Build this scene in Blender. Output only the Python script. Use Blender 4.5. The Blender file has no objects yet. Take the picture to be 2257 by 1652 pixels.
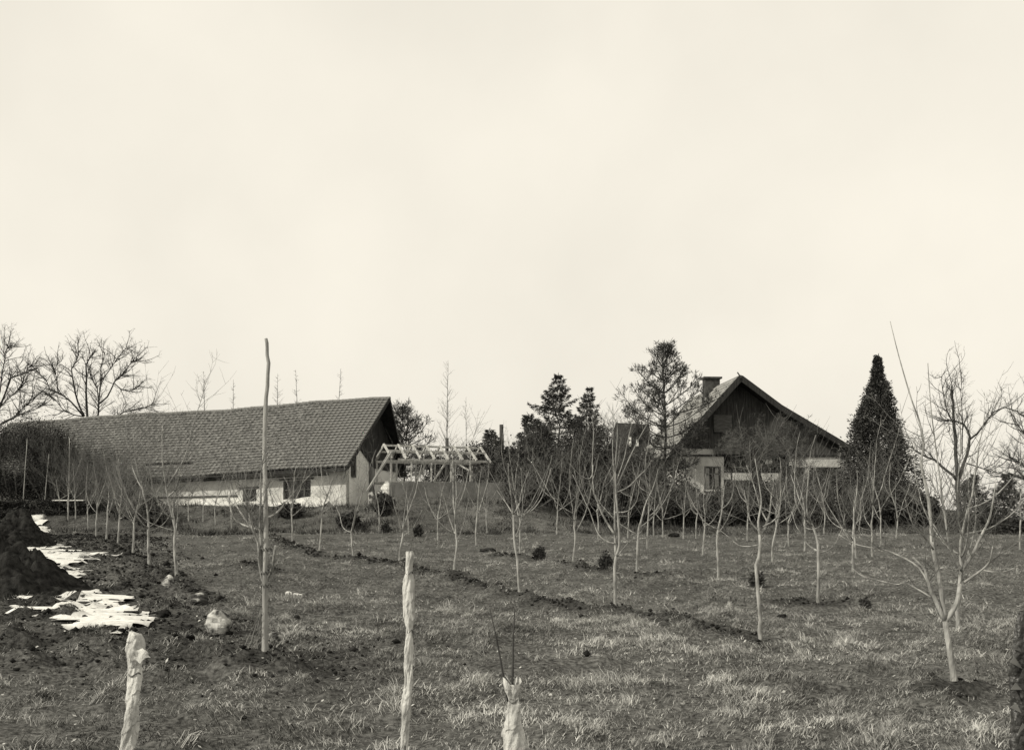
import bpy, math, random
import numpy as np
from mathutils import Vector, Matrix

scene = bpy.context.scene
col = scene.collection
PI = math.pi

# ---------------------------------------------------------------- camera
W, H = 2257.0, 1652.0          # measuring frame of the photograph
F = 2419.0                     # focal length in those pixels
CX, HY, EYE = 1128.5, 1150.0, 1.6
cam_d = bpy.data.cameras.new('camera')
cam_d.sensor_width = 36.0
cam_d.lens = F / W * 36.0
cam_d.shift_y = (HY - H / 2) / W
cam_d.clip_start = 0.05
cam_d.clip_end = 6000
cam = bpy.data.objects.new('camera', cam_d)
cam.location = (0, 0, EYE)
cam.rotation_euler = (PI / 2, 0, 0)
col.objects.link(cam)
scene.camera = cam

# ---------------------------------------------------------------- sky, sun, exposure
SUN = Vector((-0.80, -0.42, 0.56)).normalized()      # towards the sun
sun_el = math.asin(SUN.z)
sun_az = math.atan2(SUN.x, SUN.y)
world = bpy.data.worlds.new('World')
scene.world = world
world.use_nodes = True
nt = world.node_tree
nt.nodes.clear()
out = nt.nodes.new('ShaderNodeOutputWorld')
bg = nt.nodes.new('ShaderNodeBackground')
sky = nt.nodes.new('ShaderNodeTexSky')
sky.sky_type = 'NISHITA'
sky.sun_disc = False
sky.sun_elevation = sun_el
sky.sun_rotation = sun_az
sky.air_density = 1.0
sky.dust_density = 6.0
bw = nt.nodes.new('ShaderNodeRGBToBW')
nt.links.new(sky.outputs[0], bw.inputs[0])
pw = nt.nodes.new('ShaderNodeMath'); pw.operation = 'POWER'; pw.inputs[1].default_value = 0.10
nt.links.new(bw.outputs[0], pw.inputs[0])
tint = nt.nodes.new('ShaderNodeMix'); tint.data_type = 'RGBA'; tint.blend_type = 'MULTIPLY'
tint.inputs[0].default_value = 1.0
nt.links.new(pw.outputs[0], tint.inputs[6])
tint.inputs[7].default_value = (1.0, 0.945, 0.825, 1)
# faint milky cloud structure of a winter overcast
tcs = nt.nodes.new('ShaderNodeTexCoord')
ns = nt.nodes.new('ShaderNodeTexNoise'); ns.inputs['Scale'].default_value = 4.2; ns.inputs['Detail'].default_value = 7
nt.links.new(tcs.outputs['Generated'], ns.inputs['Vector'])
mr = nt.nodes.new('ShaderNodeMapRange'); mr.inputs[1].default_value = .32; mr.inputs[2].default_value = .68; mr.inputs[3].default_value = 0.91; mr.inputs[4].default_value = 1.01
nt.links.new(ns.outputs[0], mr.inputs[0])
tint2 = nt.nodes.new('ShaderNodeMix'); tint2.data_type = 'RGBA'; tint2.blend_type = 'MULTIPLY'
tint2.inputs[0].default_value = 1.0
nt.links.new(tint.outputs[2], tint2.inputs[6])
nt.links.new(mr.outputs[0], tint2.inputs[7])
nt.links.new(tint2.outputs[2], bg.inputs[0])
bg.inputs[1].default_value = 0.885
nt.links.new(bg.outputs[0], out.inputs[0])

sun_d = bpy.data.lights.new('sun', 'SUN')
sun_d.energy = 3.6
sun_d.angle = math.radians(2.0)
sun_d.color = (1.0, 0.945, 0.83)
sun = bpy.data.objects.new('sun', sun_d)
sun.rotation_euler = (-SUN).to_track_quat('-Z', 'Y').to_euler()
sun.location = (-20, -10, 30)
col.objects.link(sun)
scene.view_settings.view_transform = 'Standard'
scene.view_settings.look = 'None'
scene.view_settings.exposure = 0.0
scene.view_settings.gamma = 1.0
scene.view_settings.use_curve_mapping = False

# ---------------------------------------------------------------- noise and ground height
def _hash(ix, iy, seed):
    h = (ix.astype(np.int64) * 374761393 + iy.astype(np.int64) * 668265263 + seed * 974711) & 0xffffffff
    h = ((h ^ (h >> 13)) * 1274126177) & 0xffffffff
    h = h ^ (h >> 16)
    return (h & 0xffff) / 65535.0
def vnoise(x, y, seed=0):
    x = np.asarray(x, float); y = np.asarray(y, float)
    ix = np.floor(x); iy = np.floor(y)
    fx = x - ix; fy = y - iy
    fx = fx * fx * (3 - 2 * fx); fy = fy * fy * (3 - 2 * fy)
    a = _hash(ix, iy, seed); b = _hash(ix + 1, iy, seed); c = _hash(ix, iy + 1, seed); d = _hash(ix + 1, iy + 1, seed)
    return (a * (1 - fx) + b * fx) * (1 - fy) + (c * (1 - fx) + d * fx) * fy - 0.5
def fbm(x, y, seed=0, octv=4):
    s = 0; a = 1.0
    for k in range(octv):
        s = s + a * vnoise(x * 2 ** k, y * 2 ** k, seed + 17 * k); a *= 0.5
    return s
def sstep(a, b, x):
    t = np.clip((x - a) / (b - a), 0, 1)
    return t * t * (3 - 2 * t)

SLOPE = 0.0248
def px_plane(px, py):
    Y = F * EYE / (py - (HY - SLOPE * F))
    return ((px - CX) * Y / F, Y)
RIDGES = [[(598,1185),(658,1214),(705,1228),(759,1234),(819,1238),(879,1247),(936,1264),(1000,1275),(1066,1300),(1146,1317),(1197,1327),(1280,1344)],
          [(1307,1352),(1356,1352),(1414,1364),(1531,1382),(1600,1400),(1680,1412)],
          [(1404,1276),(1440,1274),(1474,1270)], [(1230,1245),(1290,1255),(1337,1260)],
          [(1731,1333),(1804,1334),(1850,1331)], [(250,1210),(330,1262),(400,1290),(470,1330)],
          [(2060,1540),(2103,1534),(2150,1528)], [(1095,1224),(1150,1232)], [(540,1250),(600,1262)],
          [(560,1474),(620,1478)]]
RIDGES = [[px_plane(*p) for p in r] for r in RIDGES]
def ridge_mask(x, y):
    m = np.zeros_like(x)
    for r in RIDGES:
        for (ax, ay), (bx, by) in zip(r[:-1], r[1:]):
            dx, dy = bx - ax, by - ay
            L2 = dx * dx + dy * dy + 1e-9
            t = np.clip(((x - ax) * dx + (y - ay) * dy) / L2, 0, 1)
            d = np.hypot(x - ax - t * dx, (y - ay - t * dy) * 0.75)
            m = np.maximum(m, np.exp(-(d / 0.26) ** 2))
    return m
# the strip of disturbed earth along the left of the orchard
def soil_mask(x, y):
    # right border of the dug earth runs from the pole to the far left corner
    bx = -2.3 - (y - 10.2) * 0.36 + 1.1 * fbm(x * .5, y * .25, 5)
    m = sstep(0.9, -0.7, x - bx)
    m = m * sstep(9.0, 11.0, y + 0.6 * fbm(x, y, 8)) * sstep(58, 44, y)
    near = np.exp(-(((x + 2.0) / 1.1) ** 2 + ((y - 10.8) / 1.6) ** 2))
    return np.clip(np.maximum(m, near * 0.9), 0, 1)

A_B = math.radians(15)
BO = (-7.8, 52.0)
BL = (-math.cos(A_B), math.sin(A_B)); BG = (math.sin(A_B), math.cos(A_B))
def height(x, y, fine=True):
    x = np.asarray(x, float); y = np.asarray(y, float)
    yc = np.where(y < 60, y, 60 + 8 * np.tanh((y - 60) / 8))
    z = SLOPE * np.maximum(yc, -60)
    # barn bank
    t = (x - BO[0]) * BL[0] + (y - BO[1]) * BL[1]
    s = (x - BO[0]) * BG[0] + (y - BO[1]) * BG[1]
    zb = 2.32 + 0.008 * np.clip(t, -2, 19)
    wob = 0.5 * fbm(x * .4, y * .4, 3, 2)
    k = sstep(-5.2, -0.6, s + wob) * sstep(40, 26, t)
    k = k * sstep(-6, 0.5, t)
    z = z + k * (zb - z)
    # bank under the timber frame
    k2 = sstep(46.2, 51.2, y + wob) * sstep(-7.4, -5.2, x) * sstep(5.0, -0.2, x)
    z = z + k2 * (2.50 - z)
    k4 = sstep(51.55, 51.75, y) * sstep(-5.75, -5.55, x) * sstep(.2, -.1, x)
    z = z + k4 * (3.42 - z)
    z = z + .55 * sstep(51.0, 52.5, y) * sstep(62, 58, y) * sstep(-7.6, -5.8, x) * (1 - k4) * sstep(4, -.1, x)
    # house terrace
    k3 = sstep(56, 64, y) * sstep(2, 7, x) * sstep(31, 25, x)
    z = z + k3 * (2.35 - z)
    # far side of the hill
    z = z - np.maximum(0, y - 88) * 0.085 * sstep(88, 110, y)
    z = z - np.maximum(0, x - 34) * 0.10 - np.maximum(0, -x - 45) * 0.05
    z = np.maximum(z, -16 - 0.0 * y)
    if fine:
        near = sstep(130, 60, y) * sstep(60, 35, np.abs(x))
        z = z + near * (0.10 * vnoise(x * .33, y * .33, 1) + 0.06 * vnoise(x * 1.1, y * 1.1, 2))
        nf = sstep(48, 20, y)
        sm = soil_mask(x, y); rm = ridge_mask(x, y)
        tus = np.clip(fbm(x * 3.4, y * 2.6, 14, 3) + .05, 0, 1)
        z = z + nf * (0.045 * fbm(x * 2.6, y * 2.6, 4, 3) + .12 * tus) * (1 + 1.0 * sm)
        z = z + rm * (0.05 + 0.13 * np.clip(fbm(x * 3.3, y * 3.3, 6, 3) + .1, -0.2, 1))
    return z
def hz(x, y):
    return float(height(np.array([x]), np.array([y]))[0])
_YS = np.arange(5.0, 95.0, 0.05)
def ground_at(px, py):
    xs = (px - CX) * _YS / F
    z = height(xs, _YS, False)
    pj = HY - (z - EYE) * F / _YS
    i = np.argmax(pj <= py)
    if pj[i] > py: i = int(np.argmin(np.abs(pj - py)))
    Y = float(_YS[i]); X = float(xs[i])
    return Vector((X, Y, hz(X, Y)))
def P(px, py, Y):
    return Vector(((px - CX) * Y / F, Y, EYE + (HY - py) * Y / F))
def on_ground(px, Y):
    X = (px - CX) * Y / F
    return Vector((X, Y, hz(X, Y)))

# ---------------------------------------------------------------- orchard plan (read off the photograph)
T = [ # base x, base y, fork y, top y, label
 (329,1255,1167,945,'second fruit tree of the left row, forking wide at chest height'),
 (390,1274,1165,930,'nearest fruit tree of the left row, with a bent upper stem'),
 (293,1222,1143,960,'third fruit tree of the left row counted from the front'),
 (259,1204,1137,985,'fourth fruit tree of the left row counted from the front'),
 (235,1190,1130,1000,'fifth fruit tree of the left row, slimmer than its neighbours'),
 (212,1180,1118,1005,'sixth fruit tree of the left row, trunk bent at mid height'),
 (195,1167,1115,1015,'seventh fruit tree of the left row counted from the front'),
 (167,1141,1092,1010,'eighth fruit tree of the left row near the trimmed hedge'),
 (150,1143,1092,1010,'ninth fruit tree of the left row beside the hedge end'),
 (131,1133,1095,1030,'last and smallest fruit tree of the left row by the hedge'),
 (416,1146,1100,1010,'far small tree on the bank left of the lower barn wall'),
 (448,1147,1100,1020,'far thin tree on the bank below the barn eaves'),
 (475,1155,1105,1000,'far straight tree below the barn wall left of the small window'),
 (511,1163,1110,985,'far fruit tree with a scrap of white beside it, left of the pole'),
 (549,1172,1120,975,'fruit tree just left of the tall pole, farther back'),
 (645,1202,1133,1010,'short crooked fruit tree below the large barn window'),
 (704,1222,1132,960,'straight fruit tree in front of the barn wall corner'),
 (779,1232,1172,970,'fruit tree with low fork on the soil ridge below the gable'),
 (836,1176,1135,1010,'thin fruit tree under the left end of the timber frame'),
 (881,1244,1167,955,'forked fruit tree directly left behind the middle wrapped sapling'),
 (901,1179,1110,1000,'far fruit tree seen under the timber frame posts'),
 (965,1190,1133,1020,'small fruit tree with a crooked fork below the timber frame'),
 (1001,1269,1187,960,'large vase-shaped fruit tree on the soil ridge right of middle wrapped sapling'),
 (1050,1207,1125,980,'thin fruit tree below the right end of the timber frame'),
 (1074,1175,1130,1030,'far small fruit tree below the small spruce'),
 (1147,1225,1130,960,'fruit tree right behind the crooked-trunk one'),
 (1227,1178,1123,975,'pale straight fruit tree in front of the dark thicket'),
 (1263,1243,1165,960,'wide-forked fruit tree in front of the dark thicket'),
 (1319,1195,1128,970,'fruit tree behind the left limbs of the central big tree'),
 (1384,1185,1130,1010,'far thin fruit tree just right of the central big tree'),
 (1403,1265,1163,955,'bent-stemmed fruit tree right of the central big tree'),
 (1427,1208,1120,985,'straight pale fruit tree in front of the pine trunk'),
 (1441,1182,1125,1020,'far fruit tree at the left of the pine trunk'),
 (1462,1186,1140,1020,'far fruit tree with a stem kinked to the right by the pine'),
 (1506,1187,1130,1040,'wavy thin little tree right of the pine trunk'),
 (1534,1187,1128,1010,'far fruit tree below the left white house wall'),
 (1549,1224,1152,1000,'fruit tree with pruned top below the house window'),
 (1583,1280,1155,985,'straight tall fruit tree in line with the house window'),
 (1647,1194,1135,1010,'far fruit tree below the left porch panel'),
 (1702,1243,1153,1000,'short fruit tree behind the crooked front tree, slightly right'),
 (1711,1176,1125,1030,'far thin fruit tree below the large porch panel'),
 (1739,1202,1148,1020,'slender fruit tree between house porch and white band'),
 (1773,1213,1150,985,'fruit tree with trunk curving at its foot below the white band'),
 (1816,1178,1125,1010,'far fruit tree beneath the right half of the white band'),
 (1804,1330,1197,950,'big straight fruit tree in the middle distance right of the crooked one'),
 (1880,1265,1193,960,'slightly leaning fruit tree in front of the cypress'),
 (1887,1228,1165,1030,'thin little fruit tree behind the leaning one by the cypress'),
 (1922,1225,1153,970,'fruit tree with crossing limbs in front of the cypress'),
 (1894,1175,1130,1030,'farthest small tree at the cypress foot'),
 (1942,1197,1130,985,'fruit tree right of the cypress centre, farther back'),
 (1975,1187,1140,1000,'far fruit tree at the right foot of the cypress'),
 (2111,1379,1210,860,'fruit tree standing directly behind the front right tree'),
 (2248,1212,1140,990,'fruit tree at the right picture edge by the low hedge'),
]
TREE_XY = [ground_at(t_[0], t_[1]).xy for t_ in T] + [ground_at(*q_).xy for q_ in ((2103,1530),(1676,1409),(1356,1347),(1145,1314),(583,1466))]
def soil_shade_spots(x, y):  # bare earth round each trunk, darkened to paint in its contact shadow
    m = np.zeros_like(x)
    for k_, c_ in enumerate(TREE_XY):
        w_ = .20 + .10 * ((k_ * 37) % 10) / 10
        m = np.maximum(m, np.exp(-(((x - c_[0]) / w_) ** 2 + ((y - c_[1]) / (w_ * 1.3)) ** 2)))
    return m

# ---------------------------------------------------------------- materials
def g3(g):
    return (g, g * 1.0, g * 0.955, 1)
MATS = {}
def mat(name, a, b=None, scale=4.0, rough=0.85, bump=0.0, bscale=None, detail=6, stretch=None, attr=None, contrast=(0.35, 0.65), spec=0.25, transl=0.0):
    m = bpy.data.materials.new(name); m.use_nodes = True
    n = m.node_tree.nodes; l = m.node_tree.links
    p = n['Principled BSDF']
    p.inputs['Roughness'].default_value = rough
    p.inputs['Specular IOR Level'].default_value = spec
    if b is None: b = a
    tc = n.new('ShaderNodeTexCoord'); src = tc.outputs['Object']
    if stretch:
        mp = n.new('ShaderNodeMapping'); mp.inputs['Scale'].default_value = stretch
        l.new(src, mp.inputs[0]); src = mp.outputs[0]
    no = n.new('ShaderNodeTexNoise'); no.inputs['Scale'].default_value = scale; no.inputs['Detail'].default_value = detail
    l.new(src, no.inputs['Vector'])
    r = n.new('ShaderNodeMapRange'); r.inputs[1].default_value = contrast[0]; r.inputs[2].default_value = contrast[1]
    l.new(no.outputs[0], r.inputs[0])
    mx = n.new('ShaderNodeMix'); mx.data_type = 'RGBA'
    mx.inputs[6].default_value = g3(a); mx.inputs[7].default_value = g3(b)
    l.new(r.outputs[0], mx.inputs[0])
    colr = mx.outputs[2]
    if attr:
        at = n.new('ShaderNodeAttribute'); at.attribute_name = attr
        ml = n.new('ShaderNodeMix'); ml.data_type = 'RGBA'; ml.blend_type = 'MULTIPLY'; ml.inputs[0].default_value = 1
        l.new(colr, ml.inputs[6]); l.new(at.outputs['Color'], ml.inputs[7]); colr = ml.outputs[2]
    l.new(colr, p.inputs['Base Color'])
    if bump:
        nb = n.new('ShaderNodeTexNoise'); nb.inputs['Scale'].default_value = bscale or scale * 4; nb.inputs['Detail'].default_value = 8
        l.new(src, nb.inputs['Vector'])
        bp = n.new('ShaderNodeBump'); bp.inputs['Strength'].default_value = min(1, bump); bp.inputs['Distance'].default_value = 0.03
        l.new(nb.outputs[0], bp.inputs['Height']); l.new(bp.outputs[0], p.inputs['Normal'])
    MATS[name] = m
    return m
mat('bark_pale', 0.16, 0.40, 14, bump=.5, stretch=(1, 1, .3))
mat('twig_pale', 0.075, 0.20, 6)
mat('bark_dark', 0.025, 0.07, 7, bump=.6, stretch=(1, 1, .3))
mat('twig_dark', 0.03, 0.06, 6)
mat('twig_mid', 0.07, 0.15, 6)
mat('needles', 0.020, 0.070, 3, attr='shade')
mat('needles_pine', 0.03, 0.07, 3, attr='shade')
mat('leaf_dark', 0.018, 0.055, 3, attr='shade')
mat('plaster', 0.42, 0.66, 1.2, bump=.35, bscale=14, contrast=(.3, .6))
mat('limewash_lit', 0.74, 0.88, 1.5, bump=.3, bscale=14, contrast=(.3, .6))  # gable whitened in its colour to make up for sun missing that wall
mat('plaster_house', 0.34, 0.56, 1.0, bump=.25, bscale=12, contrast=(.3, .6))
mat('board_dark', 0.016, 0.04, 5, bump=.4, stretch=(3, 3, .3))
mat('board_grey', 0.05, 0.10, 5, bump=.4, stretch=(3, 3, .3))
mat('wall_grey', 0.07, 0.13, 1.6, bump=.6, bscale=10)
mat('board_house', 0.028, 0.065, 5, bump=.4, stretch=(3, 3, .3))
mat('board_mid', 0.06, 0.12, 5, bump=.4, stretch=(.5, 3, 3))
mat('panel_grey', 0.10, 0.17, 4, bump=.2)
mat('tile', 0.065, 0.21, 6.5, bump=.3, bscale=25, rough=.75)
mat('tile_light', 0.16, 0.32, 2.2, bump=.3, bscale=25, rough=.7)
mat('roof_under', 0.012, 0.025, 4)
mat('brick', 0.03, 0.075, 4, bump=.4)
mat('glass_dark', 0.012, 0.03, 2, rough=.15, spec=.5)
mat('wood_frame', 0.10, 0.18, 6, bump=.2)
mat('curtain', 0.25, 0.40, 5)
mat('timber_new', 0.28, 0.52, 3, bump=.15, stretch=(4, 4, 4))
mat('timber_grey', 0.22, 0.36, 3, bump=.2)
mat('pole_wood', 0.17, 0.42, 10, bump=.5, stretch=(1, 1, .22), contrast=(.3, .7))
mat('wrap_white', 0.34, 0.64, 9, bump=.9, bscale=38, rough=.8, stretch=(1, 1, .45))
mat('wrap_dark', 0.015, 0.05, 9, bump=.5, rough=.35, spec=.5)
mat('wrap_strip', 0.05, 0.12, 9, rough=.4)
mat('string', 0.10, 0.16, 20)
mat('snow', 0.50, 0.74, 6, bump=.35, bscale=18, rough=.6)
mat('stone', 0.04, 0.48, 6, bump=1.0, bscale=16, contrast=(.46, .60))
mat('snow_dirty', 0.55, 0.78, 7, bump=.5, bscale=22, rough=.7, attr='shade')
mat('soil', 0.009, 0.034, 9, bump=1.0, bscale=18, rough=1, spec=.02)
mat('clod', 0.008, 0.04, 6, bump=1.0, bscale=20, rough=1, spec=.03)
mat('grass', 0.62, 0.9, 1.2, attr='shade', rough=.9, spec=.05)
mat('straw', 0.14, 0.34, 8)
mat('cloth_white', 0.55, 0.72, 6)

def ground_material():
    m = bpy.data.materials.new('meadow'); m.use_nodes = True
    n = m.node_tree.nodes; l = m.node_tree.links
    p = n['Principled BSDF']; p.inputs['Roughness'].default_value = 1.0; p.inputs['Specular IOR Level'].default_value = 0.03
    tc = n.new('ShaderNodeTexCoord')
    def noise(s, d, st=None):
        no = n.new('ShaderNodeTexNoise'); no.inputs['Scale'].default_value = s; no.inputs['Detail'].default_value = d
        v = tc.outputs['Object']
        if st:
            mp = n.new('ShaderNodeMapping'); mp.inputs['Scale'].default_value = st
            l.new(v, mp.inputs[0]); v = mp.outputs[0]
        l.new(v, no.inputs['Vector']); return no.outputs[0]
    def ramp(v, a, b, c, d):
        r = n.new('ShaderNodeMapRange'); r.inputs[1].default_value = a; r.inputs[2].default_value = b
        r.inputs[3].default_value = c; r.inputs[4].default_value = d
        l.new(v, r.inputs[0]); return r.outputs[0]
    def mul(a, b):
        k = n.new('ShaderNodeMath'); k.operation = 'MULTIPLY'; l.new(a, k.inputs[0]); l.new(b, k.inputs[1]); return k.outputs[0]
    fine = ramp(noise(22, 10), .32, .68, .35, 1.65)
    mid = ramp(noise(3.2, 6), .32, .68, .72, 1.28)
    big = ramp(noise(.35, 4), .3, .7, .80, 1.2)
    v = mul(mul(fine, mid), big)
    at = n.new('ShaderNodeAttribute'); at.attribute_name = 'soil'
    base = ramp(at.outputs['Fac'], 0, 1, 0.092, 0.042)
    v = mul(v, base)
    cmb = n.new('ShaderNodeCombineColor')
    for i, k in enumerate((1.0, 1.0, .95)):
        mm = n.new('ShaderNodeMath'); mm.operation = 'MULTIPLY'; mm.inputs[1].default_value = k
        l.new(v, mm.inputs[0]); l.new(mm.outputs[0], cmb.inputs[i])
    l.new(cmb.outputs[0], p.inputs['Base Color'])
    bp = n.new('ShaderNodeBump'); bp.inputs['Strength'].default_value = 1.0; bp.inputs['Distance'].default_value = 0.06
    l.new(noise(14, 10), bp.inputs['Height']); l.new(bp.outputs[0], p.inputs['Normal'])
    MATS['meadow'] = m
ground_material()

# ---------------------------------------------------------------- builders
def tag(o, label=None, cat=None, group=None, kind=None):
    if label: o['label'] = label
    if cat: o['category'] = cat
    if group: o['group'] = group
    if kind: o['kind'] = kind
    return o
def empty(name, loc, label, cat, group=None):
    o = bpy.data.objects.new(name, None)
    o.empty_display_size = .2
    o.location = loc
    col.objects.link(o)
    return tag(o, label, cat, group)
class MB:
    def __init__(s):
        s.v = []; s.f = []; s.sh = []
    def add(s, vs, fs):
        o = len(s.v)
        s.v += [tuple(v) for v in vs]
        s.f += [tuple(i + o for i in f) for f in fs]
    def tube(s, pts, rad, n=5, cap=True):
        o = len(s.v); m = len(pts)
        pts = [Vector(p) for p in pts]
        up = Vector((0, 0, 1))
        d0 = (pts[-1] - pts[0])
        if abs(d0.normalized().z if d0.length else 1) > .8: up = Vector((1, 0.1, 0))
        for i, p in enumerate(pts):
            d = pts[min(i + 1, m - 1)] - pts[max(i - 1, 0)]
            if d.length < 1e-7: d = Vector((0, 0, 1))
            d.normalize()
            a = d.cross(up)
            if a.length < 1e-4: a = d.cross(Vector((0, 1, 0)))
            a.normalize(); b = d.cross(a)
            r = rad[i] if isinstance(rad, (list, tuple)) else rad
            for k in range(n):
                t = 2 * PI * k / n
                q = p + (a * math.cos(t) + b * math.sin(t)) * r
                s.v.append((q.x, q.y, q.z))
        for i in range(m - 1):
            for k in range(n):
                k2 = (k + 1) % n
                s.f.append((o + i * n + k, o + i * n + k2, o + (i + 1) * n + k2, o + (i + 1) * n + k))
        if cap:
            s.f.append(tuple(o + k for k in range(n))[::-1])
            s.f.append(tuple(o + (m - 1) * n + k for k in range(n)))
    def beam(s, a, b, w, h, up=(0, 0, 1)):
        a = Vector(a); b = Vector(b); d = (b - a).normalized()
        u = Vector(up); x = d.cross(u)
        if x.length < 1e-4: x = d.cross(Vector((1, 0, 0)))
        x.normalize(); y = x.cross(d)
        vs = []
        for p in (a, b):
            for i, j in ((-1, -1), (1, -1), (1, 1), (-1, 1)):
                vs.append(p + x * (i * w / 2) + y * (j * h / 2))
        s.add(vs, [(0, 1, 2, 3)[::-1], (4, 5, 6, 7), (0, 1, 5, 4), (1, 2, 6, 5), (2, 3, 7, 6), (3, 0, 4, 7)])
    def prism(s, poly, off):
        n = len(poly); off = Vector(off)
        poly = [Vector(p) for p in poly]
        vs = poly + [p + off for p in poly]
        fs = [tuple(range(n))[::-1], tuple(range(n, 2 * n))]
        for i in range(n):
            j = (i + 1) % n
            fs.append((i, j, n + j, n + i))
        s.add(vs, fs)
    def build(s, name, m, parent=None, smooth=False, kind=None, label=None):
        o = Vector((0, 0, 0))
        if parent is not None:
            o = parent.location if parent.parent is None else parent.parent.location + parent.location
        me = bpy.data.meshes.new(name)
        v = np.array(s.v, dtype=np.float64).reshape(-1, 3) - np.array(o)
        me.from_pydata(v.tolist(), [], s.f)
        if s.sh:
            at = me.attributes.new('shade', 'FLOAT_COLOR', 'POINT')
            a = np.array(s.sh); c = np.stack([a, a, a, np.ones_like(a)], 1).ravel()
            at.data.foreach_set('color', c)
        if smooth:
            me.polygons.foreach_set('use_smooth', [True] * len(me.polygons))
        me.materials.append(MATS[m] if isinstance(m, str) else m)
        me.update()
        ob = bpy.data.objects.new(name, me)
        col.objects.link(ob)
        if parent is not None: ob.parent = parent
        if kind: ob['kind'] = kind
        if label: ob['label'] = label
        return ob
def mesh_np(name, v, faces_flat, loop_tot, m, parent=None, shade=None):
    me = bpy.data.meshes.new(name)
    nf = len(loop_tot)
    me.vertices.add(len(v)); me.vertices.foreach_set('co', np.ascontiguousarray(v, np.float32).ravel())
    me.loops.add(len(faces_flat)); me.loops.foreach_set('vertex_index', faces_flat.astype(np.int32))
    me.polygons.add(nf)
    st = np.concatenate([[0], np.cumsum(loop_tot)[:-1]]).astype(np.int32)
    me.polygons.foreach_set('loop_start', st)
    me.polygons.foreach_set('loop_total', np.asarray(loop_tot, np.int32))
    me.update(calc_edges=True)
    if shade is not None:
        at = me.attributes.new('shade', 'FLOAT_COLOR', 'POINT')
        c = np.stack([shade, shade, shade, np.ones_like(shade)], 1).astype(np.float32).ravel()
        at.data.foreach_set('color', c)
    me.materials.append(MATS[m])
    ob = bpy.data.objects.new(name, me); col.objects.link(ob)
    if parent is not None: ob.parent = parent
    return ob
def leafcloud(name, m, parent, pos, rng, size, nrm=None, aspect=3.0, shade=(0.6, 1.4), droop=0.0, flat=0.0, kind=None):
    """many small leaf faces (one triangle pair each) at the given points, as one mesh"""
    pos = np.asarray(pos, float); n = len(pos)
    d = rng.normal(size=(n, 3))
    if nrm is not None: d = d * (1 - flat) + np.asarray(nrm) * (flat * 2.0)
    d[:, 2] -= droop
    d /= np.linalg.norm(d, axis=1)[:, None] + 1e-9
    r = rng.normal(size=(n, 3)); w = np.cross(d, r); w /= np.linalg.norm(w, axis=1)[:, None] + 1e-9
    L = size * rng.uniform(.6, 1.4, n)[:, None]
    wd = L / aspect
    o = np.array(parent.location)
    a = pos - o; c = a + d * L; md = a + d * L * .45
    v = np.stack([a, md + w * wd / 2, c, md - w * wd / 2], 1).reshape(-1, 3)
    idx = np.arange(n * 4)
    sh = np.repeat(rng.uniform(shade[0], shade[1], n), 4)
    ob = mesh_np(name, v, idx, np.full(n, 4), m, parent, sh)
    if kind: ob['kind'] = kind
    return ob

# ---------------------------------------------------------------- the ground
def axis(a, b, d0, far, growth=1.25):
    c = list(np.arange(a, b + 1e-6, d0)); d = d0
    hi = [c[-1]]
    while hi[-1] < far:
        d *= growth; hi.append(hi[-1] + d)
    lo = [c[0]]; d = d0
    while lo[-1] > -far:
        d *= growth; lo.append(lo[-1] - d)
    return np.array(lo[1:][::-1] + c + hi[1:])
xs = np.concatenate([axis(-20, 24, 0.10, 2600)])
ys = [5.5]; d = 0.045
while ys[-1] < 95:
    d = max(0.045, 0.0042 * ys[-1] * (1 if ys[-1] < 45 else 1.8)); ys.append(ys[-1] + d)
d = 0.5
while ys[-1] < 4500:
    d *= 1.22; ys.append(ys[-1] + d)
lo = [5.5]; d = 0.3
while lo[-1] > -400:
    d *= 1.3; lo.append(lo[-1] - d)
ys = np.array(lo[1:][::-1] + ys)
gx, gy = np.meshgrid(xs, ys)
gz = height(gx, gy)
nx, ny = len(xs), len(ys)
gv = np.stack([gx, gy, gz], -1).reshape(-1, 3)
i = np.arange(ny - 1)[:, None] * nx + np.arange(nx - 1)[None, :]
q = np.stack([i, i + 1, i + nx + 1, i + nx], -1).reshape(-1)
ground = mesh_np('ground', gv, q, np.full((nx - 1) * (ny - 1), 4), 'meadow')
sm = np.clip(np.maximum(.18 * sstep(1.5, -2.5, gx) * sstep(22, 14, gy) + soil_mask(gx, gy) * (0.55 + 0.9 * fbm(gx * 1.5, gy * 1.5, 31)), np.maximum(ridge_mask(gx, gy) * 1.0, .9 * soil_shade_spots(gx, gy))), 0, 1).ravel()  # soil value also carries the contact shade painted at the trunk feet
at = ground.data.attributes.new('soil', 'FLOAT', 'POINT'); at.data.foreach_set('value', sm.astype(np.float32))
ground.data.polygons.foreach_set('use_smooth', np.ones(len(ground.data.polygons), bool))
tag(ground, 'rough winter meadow sloping up to the farm', 'ground', kind='structure')

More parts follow.
